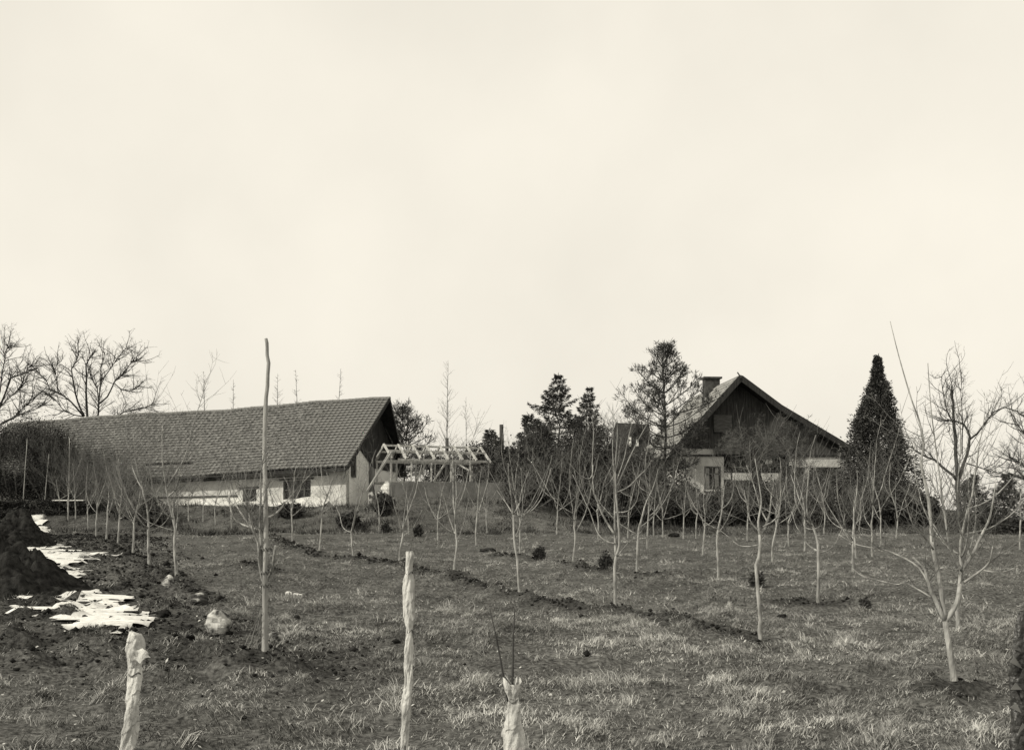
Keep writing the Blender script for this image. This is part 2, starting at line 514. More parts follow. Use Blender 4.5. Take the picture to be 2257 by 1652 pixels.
# ---------------------------------------------------------------- snow
SNOW_PX = [
 ([(-30,1128),(8,1128),(20,1130)], [6,6,3], 'small snow patch at the left edge behind the soil heap'),
 ([(58,1136),(75,1143),(97,1151)], [3,7,2], 'snow patch lying just right of the soil heap top'),
 ([(58,1157),(78,1166),(97,1176)], [3,9,3], 'pointed snow patch halfway down the tall soil heap'),
 ([(30,1185),(70,1196),(100,1203),(128,1212)], [3,9,10,4], 'long snow patch below the tall soil heap'),
 ([(70,1212),(100,1226),(120,1238),(147,1248)], [3,9,10,3], 'broken snow patch between the two soil heaps'),
 ([(78,1252),(110,1265),(140,1272),(165,1280)], [4,8,7,3], 'snow patch touching the low soil heap from behind'),
 ([(118,1290),(150,1305),(180,1314),(220,1330),(250,1346)], [3,9,8,9,3], 'diagonal snow streak right of the low soil heap'),
 ([(-20,1317),(30,1322),(70,1333),(118,1332)], [5,6,8,3], 'snow strip along the front foot of the low soil heap'),
 ([(-10,1342),(20,1340),(40,1342)], [3,5,3], 'thin sliver of snow at the far left edge'),
 ([(33,1346),(80,1356),(120,1350),(170,1346),(210,1356),(240,1374),(275,1398)], [4,9,7,6,11,14,9], 'longest snow patch reaching the wrapped sapling at left'),
 ([(174,1382),(188,1384),(202,1382)], [3,6,3], 'smallest snow patch lying alone on the dark turf'),
 ([(628,1311),(645,1314),(664,1318)], [1,1.6,1], 'snow remnant just right of the tall pole'),
]
snow_fields = []; SV = []; SF = []; SS = []; sn = 0
for pts, wd, lab in SNOW_PX:
    g = []; wg = []
    for (px, py), w in zip(pts, wd):
        X, Y = ground_at(px, py).xy; g.append((X, Y))
        wg.append(min(w * Y * Y / (F * EYE), .55 if Y > 30 else 9))        # depth extent on the ground
    g = np.array(g); wg = np.array(wg)
    mw = wg.max() * 1.3
    x0, x1 = g[:, 0].min() - .15, g[:, 0].max() + .15
    y0, y1 = g[:, 1].min() - mw, g[:, 1].max() + mw
    st = max(0.018, min((x1 - x0), (y1 - y0)) / 45)
    X, Y = np.meshgrid(np.arange(x0, x1, st), np.arange(y0, y1, st * 1.3))
    best = np.full(X.shape, -9.0)
    for k in range(len(g) - 1):
        a, b = g[k], g[k + 1]; dv = b - a; L2 = dv @ dv
        t = np.clip(((X - a[0]) * dv[0] + (Y - a[1]) * dv[1]) / L2, 0, 1)
        dist = np.hypot((X - a[0] - t * dv[0]) * 1.4, Y - a[1] - t * dv[1])
        w = wg[k] * (1 - t) + wg[k + 1] * t
        best = np.maximum(best, 1 - dist / w)
    sc_ = 1 / (0.5 + g[:, 1].mean() * .05)
    n_ = fbm(X * 2.6 * sc_, Y * 6.0 * sc_, 71, 3)
    msk = best + 1.7 * n_ - .06
    keep = (msk > 0.12) & (best > -.35)
    hf = height(X, Y); lev = height(X, Y, False) + .055      # snow lies level and fills the hollows, clods poke through
    w_ = np.clip((msk - .12) / .22, 0, 1)
    z = (1 - w_) * (hf - .004) + w_ * np.maximum(hf + .004, lev + .02 * np.clip(msk, 0, 1))
    idx = -np.ones(X.shape, int)
    cell = keep[:-1, :-1] & keep[1:, :-1] & keep[:-1, 1:] & keep[1:, 1:]
    used = np.zeros(X.shape, bool)
    used[:-1, :-1] |= cell; used[1:, :-1] |= cell; used[:-1, 1:] |= cell; used[1:, 1:] |= cell
    idx[used] = np.arange(used.sum())
    if cell.sum() < 4: continue
    fs = np.stack([idx[:-1, :-1][cell], idx[:-1, 1:][cell], idx[1:, 1:][cell], idx[1:, :-1][cell]], -1)
    v = np.stack([X[used], Y[used], z[used]], -1)
    SS.append((.42 + .58 * np.clip((msk - .12) / .38, 0, 1))[used]); SV.append(v); SF.append(fs + sn); sn += len(v)
    snow_fields.append((x0, y0, st, st * 1.3, msk > .42))
SF = np.concatenate(SF)
so = mesh_np('snow', np.concatenate(SV), SF.ravel(), np.full(len(SF), 4), 'snow_dirty', None, np.concatenate(SS))
so.data.polygons.foreach_set('use_smooth', np.ones(len(SF), bool))
tag(so, 'broken streaks of melting snow round the soil heaps', 'snow', kind='stuff')
def in_snow(x, y):
    m = np.zeros(len(x), bool)
    for x0, y0, sx, sy, k in snow_fields:
        i = np.floor((x - x0) / sx).astype(int); j = np.floor((y - y0) / sy).astype(int)
        ok = (i >= 0) & (j >= 0) & (j < k.shape[0]) & (i < k.shape[1])
        m[ok] |= k[j[ok], i[ok]]
    return m

# ---------------------------------------------------------------- barn
barn = empty('barn', (BO[0], BO[1], 1.2), 'long low white barn with dark tiled saddle roof and boarded gable', 'barn')
TL = 22.2; KT = 0.034
ZE, ZR, SR = 4.18, 7.84, 4.0
PROW = 0.60
def bp(t, s, z, tilt=True):
    zz = z - (KT * t if tilt else 0)
    return Vector((BO[0] + BL[0] * t + BG[0] * s, BO[1] + BL[1] * t + BG[1] * s, zz))
def t0(s):                       # verge position: the ridge leans out further than the eaves
    return -PROW * (1 - abs(s - SR) / SR)
def zroof(s): return ZE + (ZR - ZE) * (1 - abs(s - SR) / SR)
# walls
WS0, WS1, WT0 = 0.55, 7.45, 0.30
def wall_poly(mb, poly, off): mb.prism(poly, off)
zt = zroof(WS0) - 0.12
# front wall as panels round two windows, lintel beams above
wins = [(2.15, 3.62, 2.82, 3.72), (5.05, 5.80, 2.80, 3.40)]
mb = MB()
def fpanel(ta, tb, za, zb, th=.35):
    mb.prism([bp(ta, WS0, za), bp(tb, WS0, za), bp(tb, WS0, zb), bp(ta, WS0, zb)], Vector((BG[0], BG[1], 0)) * th)
fpanel(WT0, 2.15, 1.0, zt); fpanel(2.15, 3.62, 1.0, 2.82); fpanel(2.15, 3.62, 3.72, zt)
fpanel(3.62, 5.05, 1.0, zt); fpanel(5.05, 5.80, 1.0, 2.80); fpanel(5.05, 5.80, 3.40, zt)
fpanel(5.80, 21.5, .7, zt)
wall = mb.build('front_wall', 'plaster', barn)
for ta, tb, za, zb in wins:
    m1 = MB(); nb = 4 if tb - ta > 1 else 2
    for k in range(nb + 1):
        t = ta + (tb - ta) * k / nb
        m1.beam(bp(t, WS0 + .08, za), bp(t, WS0 + .08, zb), .06, .06, (BG[0], BG[1], 0))
    for z in (za + .02, (za + zb) / 2, zb - .02):
        m1.beam(bp(ta, WS0 + .10, z), bp(tb, WS0 + .10, z), .06, .05)
    wf = m1.build('window', 'board_grey', barn)
    m2 = MB(); m2.prism([bp(ta, WS0 + .2, za), bp(tb, WS0 + .2, za), bp(tb, WS0 + .2, zb), bp(ta, WS0 + .2, zb)], Vector((BG[0], BG[1], 0)) * .02)
    pn = m2.build('pane', 'glass_dark', None); pn.data.transform(Matrix.Translation(-barn.location)); pn.parent = wf
    m2 = MB(); m2.beam(bp(ta - .15, WS0 - .02, zb + .07), bp(tb + .2, WS0 - .02, zb + .07), .06, .10)
    m2.build('lintel', 'board_grey', barn)
m1 = MB(); m1.beam(bp(1.2, WS0 - .03, 3.93), bp(13, WS0 - .03, 3.93), .05, .07); m1.build('wall_plate', 'board_grey', barn)
m1 = MB(); m1.beam(bp(6.1, WS0 - .03, 3.10), bp(12.8, WS0 - .03, 3.22), .05, .08); m1.build('rail', 'board_grey', barn)
# gable: white lower wall with a slanting upper edge, dark boards above
mb = MB()
low = [(WS0, 1.0), (7.4, 1.0), (7.4, 4.35), (3.9, 4.40), (3.0, 4.85), (1.95, 5.35), (WS0, zroof(WS0) - .12)]
tg = WT0
mb.prism([bp(tg, s, z) for s, z in low][::-1], Vector((BL[0], BL[1], 0)) * .3)
mb.build('gable_wall', 'limewash_lit', barn)
def lowz(s):
    for (a, za), (b, zb) in zip(low[2:-1], low[3:]):
        if b <= s <= a: return za + (zb - za) * (a - s) / (a - b)
    return 4.35
s = 1.95; rng = random.Random(4)
while s < 7.2:
    w = .17; s1 = min(s + w - .012, 7.3)
    za, zb = lowz(s) - .05, lowz(s1) - .05
    ya, yb = zroof(s) - .14, zroof(s1) - .14
    if ya > za and yb > zb:
        m1 = MB(); j = rng.uniform(0, .02)
        m1.prism([bp(tg - .05 - j, s, za), bp(tg - .05 - j, s1, zb), bp(tg - .05 - j, s1, yb), bp(tg - .05 - j, s, ya)][::-1], Vector((BL[0], BL[1], 0)) * .04)
        m1.build('board', 'board_dark', barn)
    s += w
mb = MB(); mb.prism([bp(tg + .02, 1.95, 4.0), bp(tg + .02, 7.3, 4.0), bp(tg + .02, 7.3, zroof(7.3) - .16), bp(tg + .02, SR, ZR - .2), bp(tg + .02, 1.95, zroof(1.95) - .16)][::-1], Vector((BL[0], BL[1], 0)) * .06)
mb.build('boarding_backing', 'roof_under', barn)
# gable door and window
m1 = MB(); m1.prism([bp(tg - .03, 3.35, 2.3), bp(tg - .03, 4.1, 2.3), bp(tg - .03, 4.1, 4.5), bp(tg - .03, 3.35, 4.62)][::-1], Vector((BL[0], BL[1], 0)) * .025)
m1.build('door', 'panel_grey', barn)
m1 = MB(); m1.prism([bp(tg - .03, 1.15, 3.85), bp(tg - .03, 1.55, 3.85), bp(tg - .03, 1.55, 4.75), bp(tg - .03, 1.15, 4.72)][::-1], Vector((BL[0], BL[1], 0)) * .025)
m1.build('window', 'glass_dark', barn)
m1 = MB()
for a, b in (((1.12, 3.8), (1.12, 4.8)), ((1.58, 3.8), (1.58, 4.82)), ((1.12, 3.82), (1.58, 3.82))):
    m1.beam(bp(tg - .05, *a), bp(tg - .05, *b), .06, .06)
m1.build('window_frame', 'board_grey', barn)
mb = MB(); mb.prism([bp(21.5, WS0 + .36, 1), bp(21.5, WS1, 1), bp(21.5, WS1, zroof(WS1) - .1), bp(21.5, SR, ZR - .15), bp(21.5, WS0 + .36, zroof(WS0) - .1)], Vector((BL[0], BL[1], 0)) * .3)
mb.build('rear_gable_wall', 'plaster', barn)
mb = MB(); mb.prism([bp(WT0 + .31, WS1 - .3, 1), bp(21.48, WS1 - .3, 1), bp(21.48, WS1 - .3, 4.1), bp(WT0 + .31, WS1 - .3, 4.1)], Vector((BG[0], BG[1], 0)) * .28)
mb.build('rear_wall', 'plaster', barn)
# roof decks
sag = lambda t: 0.03 * math.sin(t * .55) + .015 * math.sin(t * 1.9 + 1) - 0.06 * math.exp(-((t - 9) / 4) ** 2)
def deck(sa, sb, name):
    mb = MB(); n = 14
    A = []; B = []
    for k in range(n + 1):
        f = k / n
        ta = t0(sa) + (TL - t0(sa)) * f; tb = t0(sb) + (TL - t0(sb)) * f
        A.append(bp(ta, sa, zroof(sa) - .03 + sag(ta))); B.append(bp(tb, sb, zroof(sb) - .03 + sag(tb)))
    vs = A + B + [p - Vector((0, 0, .09)) for p in A + B]; m = n + 1; fs = []
    for k in range(n):
        fs += [(k, k + 1, m + k + 1, m + k), (2 * m + k, 3 * m + k, 3 * m + k + 1, 2 * m + k + 1)]
        fs += [(k, 2 * m + k, 2 * m + k + 1, k + 1), (m + k, m + k + 1, 3 * m + k + 1, 3 * m + k)]
    fs += [(0, m, 3 * m, 2 * m), (n, 2 * m + n, 3 * m + n, m + n)]
    mb.add(vs, fs)
    return mb.build(name, 'roof_under', barn)
roof = deck(0.0, SR, 'roof')
deck(2 * SR, SR, 'rear_roof')
m1 = MB(); m1.beam(bp(t0(0.0) + .02, 0.06, ZE - .02), bp(t0(SR) + .02, SR, ZR - .02), .05, .16); m1.build('bargeboard', 'board_dark', barn)
m1 = MB(); m1.beam(bp(t0(8.0) + .02, 7.94, ZE - .02), bp(t0(SR) + .02, SR, ZR - .02), .05, .16); m1.build('bargeboard', 'board_dark', barn)
m1 = MB(); m1.beam(bp(.05, -.06, ZE - .10), bp(TL, -.06, ZE - .10), .09, .09); m1.build('gutter', 'board_dark', barn)
# tiles
def tile_mesh(name, w, L, th):
    me = bpy.data.meshes.new(name)
    vs = []
    # local: x along eave, y up the slope, z out of the roof; a shallow trough down the middle
    prof = [(-w / 2, .35 * th), (-w / 2 + .2 * w, -.1 * th), (w / 2 - .25 * w, 0), (w / 2 - .08 * w, .55 * th), (w / 2, .3 * th)]
    for y in (0, L):
        for x, z in prof: vs.append((x, y, z + th))
        for x, z in prof: vs.append((x, y, z - .2 * th))
    k = len(prof); fs = []
    for i in range(k - 1):
        fs.append((i, i + 1, 2 * k + i + 1, 2 * k + i))
        fs.append((i + 1, i, k + i, k + i + 1))
    fs += [(0, 2 * k, 3 * k, k), (k - 1, 2 * k - 1, 4 * k - 1, 3 * k - 1)]
    me.from_pydata(vs, [], fs)
    return me
slope_len = math.hypot(SR, ZR - ZE)
NC, TW = 24, .25
exp_ = slope_len / NC
TM = tile_mesh('tile', TW - .006, exp_ * 1.22, .05)
TM.materials.append(MATS['tile'])
tv = np.array([v.co[:] for v in TM.vertices]); tf = [tuple(p.vertices) for p in TM.polygons]
ax = np.array((BL[0], BL[1], -KT)); ax /= np.linalg.norm(ax)
ay = np.array((BG[0] * SR, BG[1] * SR, ZR - ZE)) / slope_len
rest = MB(); rng = random.Random(11); count = 0
for c in range(NC):
    s = SR * c / NC
    z = zroof(s)
    tstart = t0(s)
    nt_ = int((TL - tstart) / TW)
    for k in range(nt_):
        t = tstart + TW * (k + .5)
        if 8.75 < t < 11.3 and c == 4: continue
        p = np.array(bp(t, s, z + sag(t) + .012)) + rng.uniform(-.008, .008) * ay
        # the lower end of every tile lies on the tile below
        tl = 0.20 + rng.uniform(-.02, .03)
        a_ = ax + rng.uniform(-.012, .012) * ay
        up = np.cross(ay, -ax) ; up /= np.linalg.norm(up)
        if up[2] < 0: up = -up
        y_ = ay - up * tl; y_ /= np.linalg.norm(y_)
        xx = -a_; zz = np.cross(xx, y_); zz /= np.linalg.norm(zz)
        if zz[2] < 0: zz = -zz; 
        p = p + zz * .045
        R = np.stack([xx, y_, zz], 1)
        if k < 12 and count < 290:
            o = bpy.data.objects.new('tile', TM)
            M = Matrix.Identity(4)
            for i_ in range(3):
                for j_ in range(3): M[i_][j_] = R[i_, j_]
            M.translation = Vector(p) - barn.location
            o.matrix_local = M; col.objects.link(o); o.parent = roof; count += 1
        else:
            rest.add((tv @ R.T + p).tolist(), tf)
rest.build('tiling', 'tile', barn, kind='stuff')
# ridge tiles
rm = MB(); n = 8
vs = []
for x in (-.2, .2):
    r = .115 if x < 0 else .135
    for k in range(n + 1):
        a = PI * k / n
        vs.append((x, math.cos(a) * r, math.sin(a) * r * .85 - .02))
rm.add(vs, [(k, k + 1, n + 2 + k, n + 1 + k) for k in range(n)] + [tuple(range(n + 1)), tuple(range(n + 1, 2 * n + 2))[::-1]])
RT = bpy.data.meshes.new('ridge_tile'); RT.from_pydata(rm.v, [], rm.f); RT.materials.append(MATS['tile'])
t = -PROW + .2; rz = math.atan2(BL[1], BL[0])
while t < TL - .1:
    o = bpy.data.objects.new('ridge_tile', RT)
    o.location = bp(t, SR, ZR + .035 + sag(t) + rng.uniform(-.008, .008)) - barn.location
    o.rotation_euler = (rng.uniform(-.04, .04), 0.04, rz)
    col.objects.link(o); o.parent = barn; t += .37
# snow bank at the foot of the barn wall
mb = MB(); rng = random.Random(2); n = 60
prev = None; rows = []
for k in range(n + 1):
    t = 1.2 + 9.5 * k / n
    wv = .35 + .9 * max(0, math.sin(k * .21 + .6)) * (1 if k < 34 else .45) + rng.uniform(-.08, .08)
    hh = .18 + .32 * max(0, math.sin(k * .19 + .4)) * (1 if k < 34 else .4)
    row = []
    for j in range(7):
        f = j / 6
        s = WS0 - .0 - wv * f
        p = bp(t, s, 0, False); p.z = hz(p.x, p.y) + hh * (1 - f) ** 1.4 + (-.03 if f == 1 else .02) + rng.uniform(-.012, .012)
        row.append(p)
    rows.append(row)
vs = [p for r in rows for p in r]
fs = [(k * 7 + j, (k + 1) * 7 + j, (k + 1) * 7 + j + 1, k * 7 + j + 1) for k in range(n) for j in range(6)]
mb.add(vs, fs)
tag(mb.build('snow_bank', 'snow', None, True), 'snow bank slid off the roof along the barn wall', 'snow')

# ---------------------------------------------------------------- unfinished timber frame
fr = empty('timber_frame', (-3.5, 54.5, 3.4), 'bare pale timber frame of a small gabled shed on the grass bank', 'frame')
FB = math.radians(24)
fl = Vector((math.cos(FB), math.sin(FB), 0)); fg = Vector((math.sin(FB), -math.cos(FB), 0))   # along, towards the camera
FO = P(862, 1063, 52.5)
FO.z = 3.52
FL, FW = 5.1, 2.3
def fp(u, v, z): return FO + fl * u - fg * v + Vector((0, 0, z))   # v = 0 near side
def bar(a, b, w=.09, h=.09, name='beam', m='timber_new'):
    m1 = MB(); m1.beam(a, b, w * 1.0, h * 1.05); m1.build(name, m, fr)
HE, HP, HRG = 1.08, 1.56, 1.82
for v in (0, FW):
    bar(fp(-.05, v, 0), fp(FL + .05, v, 0), .12, .10, 'sill_beam')
    bar(fp(-.05 if v else .35, v, HE), fp(FL + .05, v, HE), .10, .11, 'wall_plate')
    n = 6
    for k in range(n):
        u = FL * k / (n - 1)
        if v == 0 and k == 0: continue
        bar(fp(u, v, .05), fp(u, v, HE - .05), .08, .08, 'post')
    bar(fp(0, v * .5 + FW * .25 if False else (FW * .25 if v == 0 else FW * .75), HP - .02), fp(FL + .02, FW * .25 if v == 0 else FW * .75, HP - .02), .08, .08, 'purlin')
bar(fp(.0, 0, .05), fp(.0, 0, HP - .1), .10, .10, 'post')
bar(fp(0, FW / 2, HRG), fp(FL, FW / 2, HRG), .07, .09, 'ridge_beam')
for k in range(8):
    u = FL * k / 7
    for v in (0, FW):
        vo = -.12 if v == 0 else FW + .12
        zo = HE - .03
        if k == 7 and v == 0: vo, zo = -.62, HE - .42
        bar(fp(u, FW / 2, HRG + .05), fp(u, vo, zo + .08), .07, .10, 'rafter')
bar(fp(-.05, 0, 0), fp(-.05, FW, 0), .10, .10, 'sill_beam'); bar(fp(FL, .06, 0), fp(FL, FW - .06, 0), .10, .10, 'sill_beam')
bar(fp(0, FW / 2, HE), fp(FL, FW / 2, HE), .07, .07, 'tie_beam')
bar(fp(.02, -.03, HP - .15), fp(-1.25, -.25, -.45), .07, .08, 'brace', 'timber_grey'); bar(fp(-.04, .02, HP - .1), fp(-1.15, .05, -.40), .07, .07, 'brace', 'timber_grey')
bar(fp(2.25, .3, .05), fp(2.95, .3, HE), .07, .07, 'brace'); bar(fp(2.0, FW, .05), fp(2.6, FW, HE), .06, .06, 'brace')
bar(fp(2.6, FW * .3, HE + .42), fp(3.9, -.25, HE - .45), .10, .07, 'plank')
bar(fp(-.35, FW / 2 + .1, HP - .3), fp(0, FW / 2, HRG), .06, .06, 'brace')
for k in range(5):
    u0 = FL * (k + .5) / 5
    for v in (0.0, FW):
        p = fp(u0, v, -.03); zz = hz(p.x, p.y)
        m1 = MB(); m1.beam(Vector((p.x, p.y, zz - .15)), Vector((p.x, p.y, 3.46)), .22, .18, (0, 1, 0)); m1.build('footing', 'stone', fr)

rw = MB(); nseg = 40
A_ = []; rg = random.Random(6)
for k in range(nseg + 1):
    x = -5.75 + 6.0 * k / nseg
    A_.append((x, 51.42 + .02 * math.sin(k * .7), 3.46 + .025 * math.sin(k * 1.3) + rg.uniform(-.012, .012)))
vs = []
for x, y, zt_ in A_:
    vs += [(x, y - .02 + rg.uniform(-.012, .012), 2.1), (x, y + rg.uniform(-.01, .01), zt_), (x, y + .34, zt_), (x, y + .36, 2.1)]
fs = [(4 * k + j, 4 * k + 4 + j, 4 * k + 5 + j, 4 * k + 1 + j) for k in range(nseg) for j in range(3)] + [(0, 1, 2, 3), (4 * nseg + 3, 4 * nseg + 2, 4 * nseg + 1, 4 * nseg)]
rw.add(vs, fs)
tag(rw.build('garden_wall', 'wall_grey'), 'low grey retaining wall under the bare timber frame', 'wall')

# ---------------------------------------------------------------- farmhouse
HD = 69.0
HA = P(1632, 832, HD)                                   # apex of the gable
hL = Vector((-.078, 1, 0)).normalized(); hU = Vector((hL.y, -hL.x, 0))
house = empty('farmhouse', (HA.x, HA.y, 2.2), 'white farmhouse with big tiled roof, dark boarded gable facing the orchard', 'house')
OV = 1.15                                              # roof overhang in front of the wall
def hp(u, d, z): return Vector((HA.x, HA.y, 0)) + hU * u + hL * d + Vector((0, 0, z))
ppm = F / HD
zpx = lambda py: EYE + (HY - py) / ppm
upx = lambda px: (px - 1632) / ppm
ZA = zpx(832)
# roof profile across the gable: left eave, apex, kink, right eave
LE = (upx(1474), zpx(1004)); KK = (upx(1721), zpx(896)); RE = (upx(1893), zpx(994)); AP = (0.0, ZA)
HLEN = 12.5
def roofslab(a, b, name, th=.16):
    m1 = MB()
    p = [hp(a[0], -OV * 0, a[1]), hp(b[0], 0, b[1]), hp(b[0], HLEN, b[1]), hp(a[0], HLEN, a[1])]
    m1.prism(p, (0, 0, -th)); return m1.build(name, 'roof_under', house)
hroof = roofslab(LE, AP, 'roof'); roofslab(AP, KK, 'roof'); roofslab(KK, RE, 'roof')
def zh(u):
    for a, b in ((LE, AP), (AP, KK), (KK, RE)):
        if a[0] <= u <= b[0]: return a[1] + (b[1] - a[1]) * (u - a[0]) / (b[0] - a[0])
    return LE[1]
for a, b in ((LE, AP), (AP, KK), (KK, RE)):
    m1 = MB(); m1.beam(hp(a[0], -.10, a[1] - .02), hp(b[0], -.10, b[1] - .02), .07, .36); m1.build('bargeboard', 'board_dark', house)
# tiles on the slopes
def tile_slope(a, b, w, nc, m, name, th=.05):
    La = math.hypot(b[0] - a[0], b[1] - a[1]); ex = La / nc
    me = tile_mesh(name + '_one', w - .01, ex * 1.2, th)
    v_ = np.array([v.co[:] for v in me.vertices]); f_ = [tuple(p.vertices) for p in me.polygons]
    yv = np.array(hU) * (b[0] - a[0]) / La + np.array((0, 0, (b[1] - a[1]) / La))
    xv = np.array(hL) * (1 if a[0] > b[0] else -1)
    zv = np.cross(xv, yv); 
    if zv[2] < 0: xv = -xv; zv = -zv
    y2 = yv - zv * (.06 + 1.4 * th); y2 /= np.linalg.norm(y2); z2 = np.cross(xv, y2)
    R = np.stack([xv, y2, z2], 1); M1 = MB(); rg = random.Random(5)
    for c in range(nc):
        f = c / nc; u = a[0] + (b[0] - a[0]) * f; z = a[1] + (b[1] - a[1]) * f
        k = 0
        while k * w < HLEN:
            p = np.array(hp(u, w * (k + .5) - .05, z)) + zv * (th + rg.uniform(-.008, .008)) + yv * rg.uniform(-.012, .012)
            M1.add((v_ @ R.T + p).tolist(), f_); k += 1
    o = M1.build(name, m, house, kind='stuff')
    bpy.data.meshes.remove(me)
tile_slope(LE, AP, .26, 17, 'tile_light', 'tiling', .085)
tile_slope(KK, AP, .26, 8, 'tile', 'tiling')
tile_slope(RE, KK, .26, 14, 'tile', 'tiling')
rh = MB(); n = 8
t = 0.0
RT2 = bpy.data.meshes.new('house_ridge_tile'); RT2.from_pydata([(x * 1.1, y * 1.15, z * 1.15) for x, y, z in rm.v], [], rm.f); RT2.materials.append(MATS['tile'])
while t < HLEN:
    o = bpy.data.objects.new('ridge_tile', RT2); o.location = hp(0, t + .2, ZA + .07) - house.location
    o.rotation_euler = (0, .04, math.atan2(hL.y, hL.x)); col.objects.link(o); o.parent = house; t += .4
m1 = MB(); m1.beam(hp(.10, -.08, ZA - .12), hp(-.22, -.08, ZA + .33), .05, .07); m1.build('finial', 'board_grey', house)
# walls: lower storey
ZF = 2.0
UL, UR = upx(1506), upx(1880)
WB = OV
def hw(u0, u1, z0, z1, d=WB, th=.3, m='plaster_house', name='wall'):
    m1 = MB(); m1.prism([hp(u0, d, z0), hp(u1, d, z0), hp(u1, d, z1), hp(u0, d, z1)], hL * th); return m1.build(name, m, house)
zb = zpx(1003)
w0, w1, ws, wt = upx(1561), upx(1600), zpx(1078), zpx(1025)
zc = zpx(985)
hw(UL, w0, ZF, zc); hw(w0, w1, ZF, ws); hw(w0, w1, wt, zc); hw(w1, upx(1606), ZF, zc)
# the window: frame, two casements, panes, curtain
wf = MB()
for u in (w0 + .04, (w0 + w1) / 2, w1 - .04): wf.beam(hp(u, WB + .06, ws), hp(u, WB + .06, wt), .08, .08, hL)
for z in (ws + .04, wt - .04, ws + (wt - ws) * .68): wf.beam(hp(w0, WB + .07, z), hp(w1, WB + .07, z), .08, .07)
win = wf.build('window', 'wood_frame', house)
m1 = MB(); m1.prism([hp(w0, WB + .12, ws), hp(w1, WB + .12, ws), hp(w1, WB + .12, wt), hp(w0, WB + .12, wt)], hL * .02)
pn = m1.build('pane', 'glass_dark', None); pn.data.transform(Matrix.Translation(-house.location)); pn.parent = win
for u in (w0 + .24, w1 - .26):
    m1 = MB(); m1.prism([hp(u - .13, WB + .10, ws + .1), hp(u + .13, WB + .10, ws + .1), hp(u + .10, WB + .10, wt - .1), hp(u - .12, WB + .10, wt - .1)], hL * .01)
    c_ = m1.build('curtain', 'curtain', None); c_.data.transform(Matrix.Translation(-house.location)); c_.parent = win
m1 = MB(); m1.beam(hp(w0 - .12, WB - .08, ws - .05), hp(w1 + .12, WB - .08, ws - .05), .2, .08); m1.build('window_sill', 'plaster_house', house)
# porch recess in the middle, a white band and posts at the right
RW = upx(1752)
hw(w1 + .17, RW, ZF, zc, WB + 1.9, .2, 'board_dark', 'porch_wall')
hw(RW, UR, zpx(1026), zpx(1003), WB, .3, 'plaster', 'wall_band')
hw(RW, UR, ZF, zpx(1027), WB + 1.6, .2, 'board_dark', 'porch_wall')
for px, wd, m in ((1757, .42, 'panel_grey'), (1800, .3, 'plaster_house'), (1876, .35, 'panel_grey')):
    m1 = MB(); m1.beam(hp(upx(px), WB + .2, ZF), hp(upx(px), WB + .2, zpx(1027)), wd, .3, hL); m1.build('porch_post', m, house)
for a, b, t_, bt in ((1606, 1622, 1040, 1054), (1626, 1670, 1040, 1056), (1688, 1736, 1040, 1068)):
    hw(upx(a), upx(b), zpx(bt), zpx(t_), WB + .02, .06, 'plaster', 'parapet_panel')
hw(w1 + .17, RW, ZF, zpx(1090), WB + .1, .2, 'plaster_house', 'parapet')
for px in (1624, 1679, 1740):
    m1 = MB(); m1.beam(hp(upx(px), WB + .14, ZF), hp(upx(px), WB + .14, zpx(1000)), .18, .18, hL); m1.build('porch_post', 'board_dark', house)
hw(upx(1702), upx(1717), zpx(1020), zpx(1003), WB + .05, .06, 'plaster', 'shutter')
# floor slab between storeys, gable boards above
hw(UL, UR, zpx(1003) + .003, zpx(999), WB - .1, 1.9, 'board_dark', 'tie_beam')
rg = random.Random(3); u = upx(1500)
while u < UR + .2:
    w = .20; u1 = u + w - .014
    za = zpx(1002) - rg.uniform(0, .06) if u > upx(1606) else zpx(985)
    zt_ = min(zh(u), zh(u1)) - .14
    inpanel = upx(1581) < u < upx(1622)
    if zt_ > za + .05:
        m1 = MB(); j = rg.uniform(0, .025)
        m1.prism([hp(u, WB - .06 - j, za), hp(u1, WB - .06 - j, za), hp(u1, WB - .06 - j, zh(u1) - .14), hp(u, WB - .06 - j, zh(u) - .14)], hL * .03)
        m1.build('board', 'board_house' if u < upx(1690) else 'board_grey', house)
    u += w
m1 = MB(); m1.prism([hp(upx(1500), WB + .0, zpx(984)), hp(UR, WB + .0, zpx(998)), hp(RE[0] - .3, WB + .0, zh(RE[0] - .3) - .2), hp(KK[0], WB + .0, KK[1] - .2), hp(0, WB + .0, ZA - .25), hp(upx(1500), WB + .0, zh(upx(1500)) - .2)], hL * .08)
m1.build('boarding_backing', 'roof_under', house)
# loggia in the left half of the gable: grey plank panels
for q in range(6):
    z0 = 949 - q * 6.4
    hw(upx(1580) + rg.uniform(0, .06), upx(1620) + rg.uniform(0, .12), zpx(z0), zpx(z0 - 5.9), WB - .20 - rg.uniform(0, .03), .05, 'board_mid', 'board')
hw(upx(1580), upx(1640), zpx(998), zpx(985), WB - .22, .06, 'board_mid', 'panel')
hw(UL, UL + .3, ZF, zc, WB + .31, HLEN - OV - 1.2, 'plaster_house', 'side_wall')
hw(UR - .3, UR, ZF, zpx(1000), WB + .31, HLEN - OV - 1.2, 'plaster_house', 'side_wall')
hw(UL, UR, ZF, zc, HLEN - .9, .3, 'plaster_house', 'rear_wall')
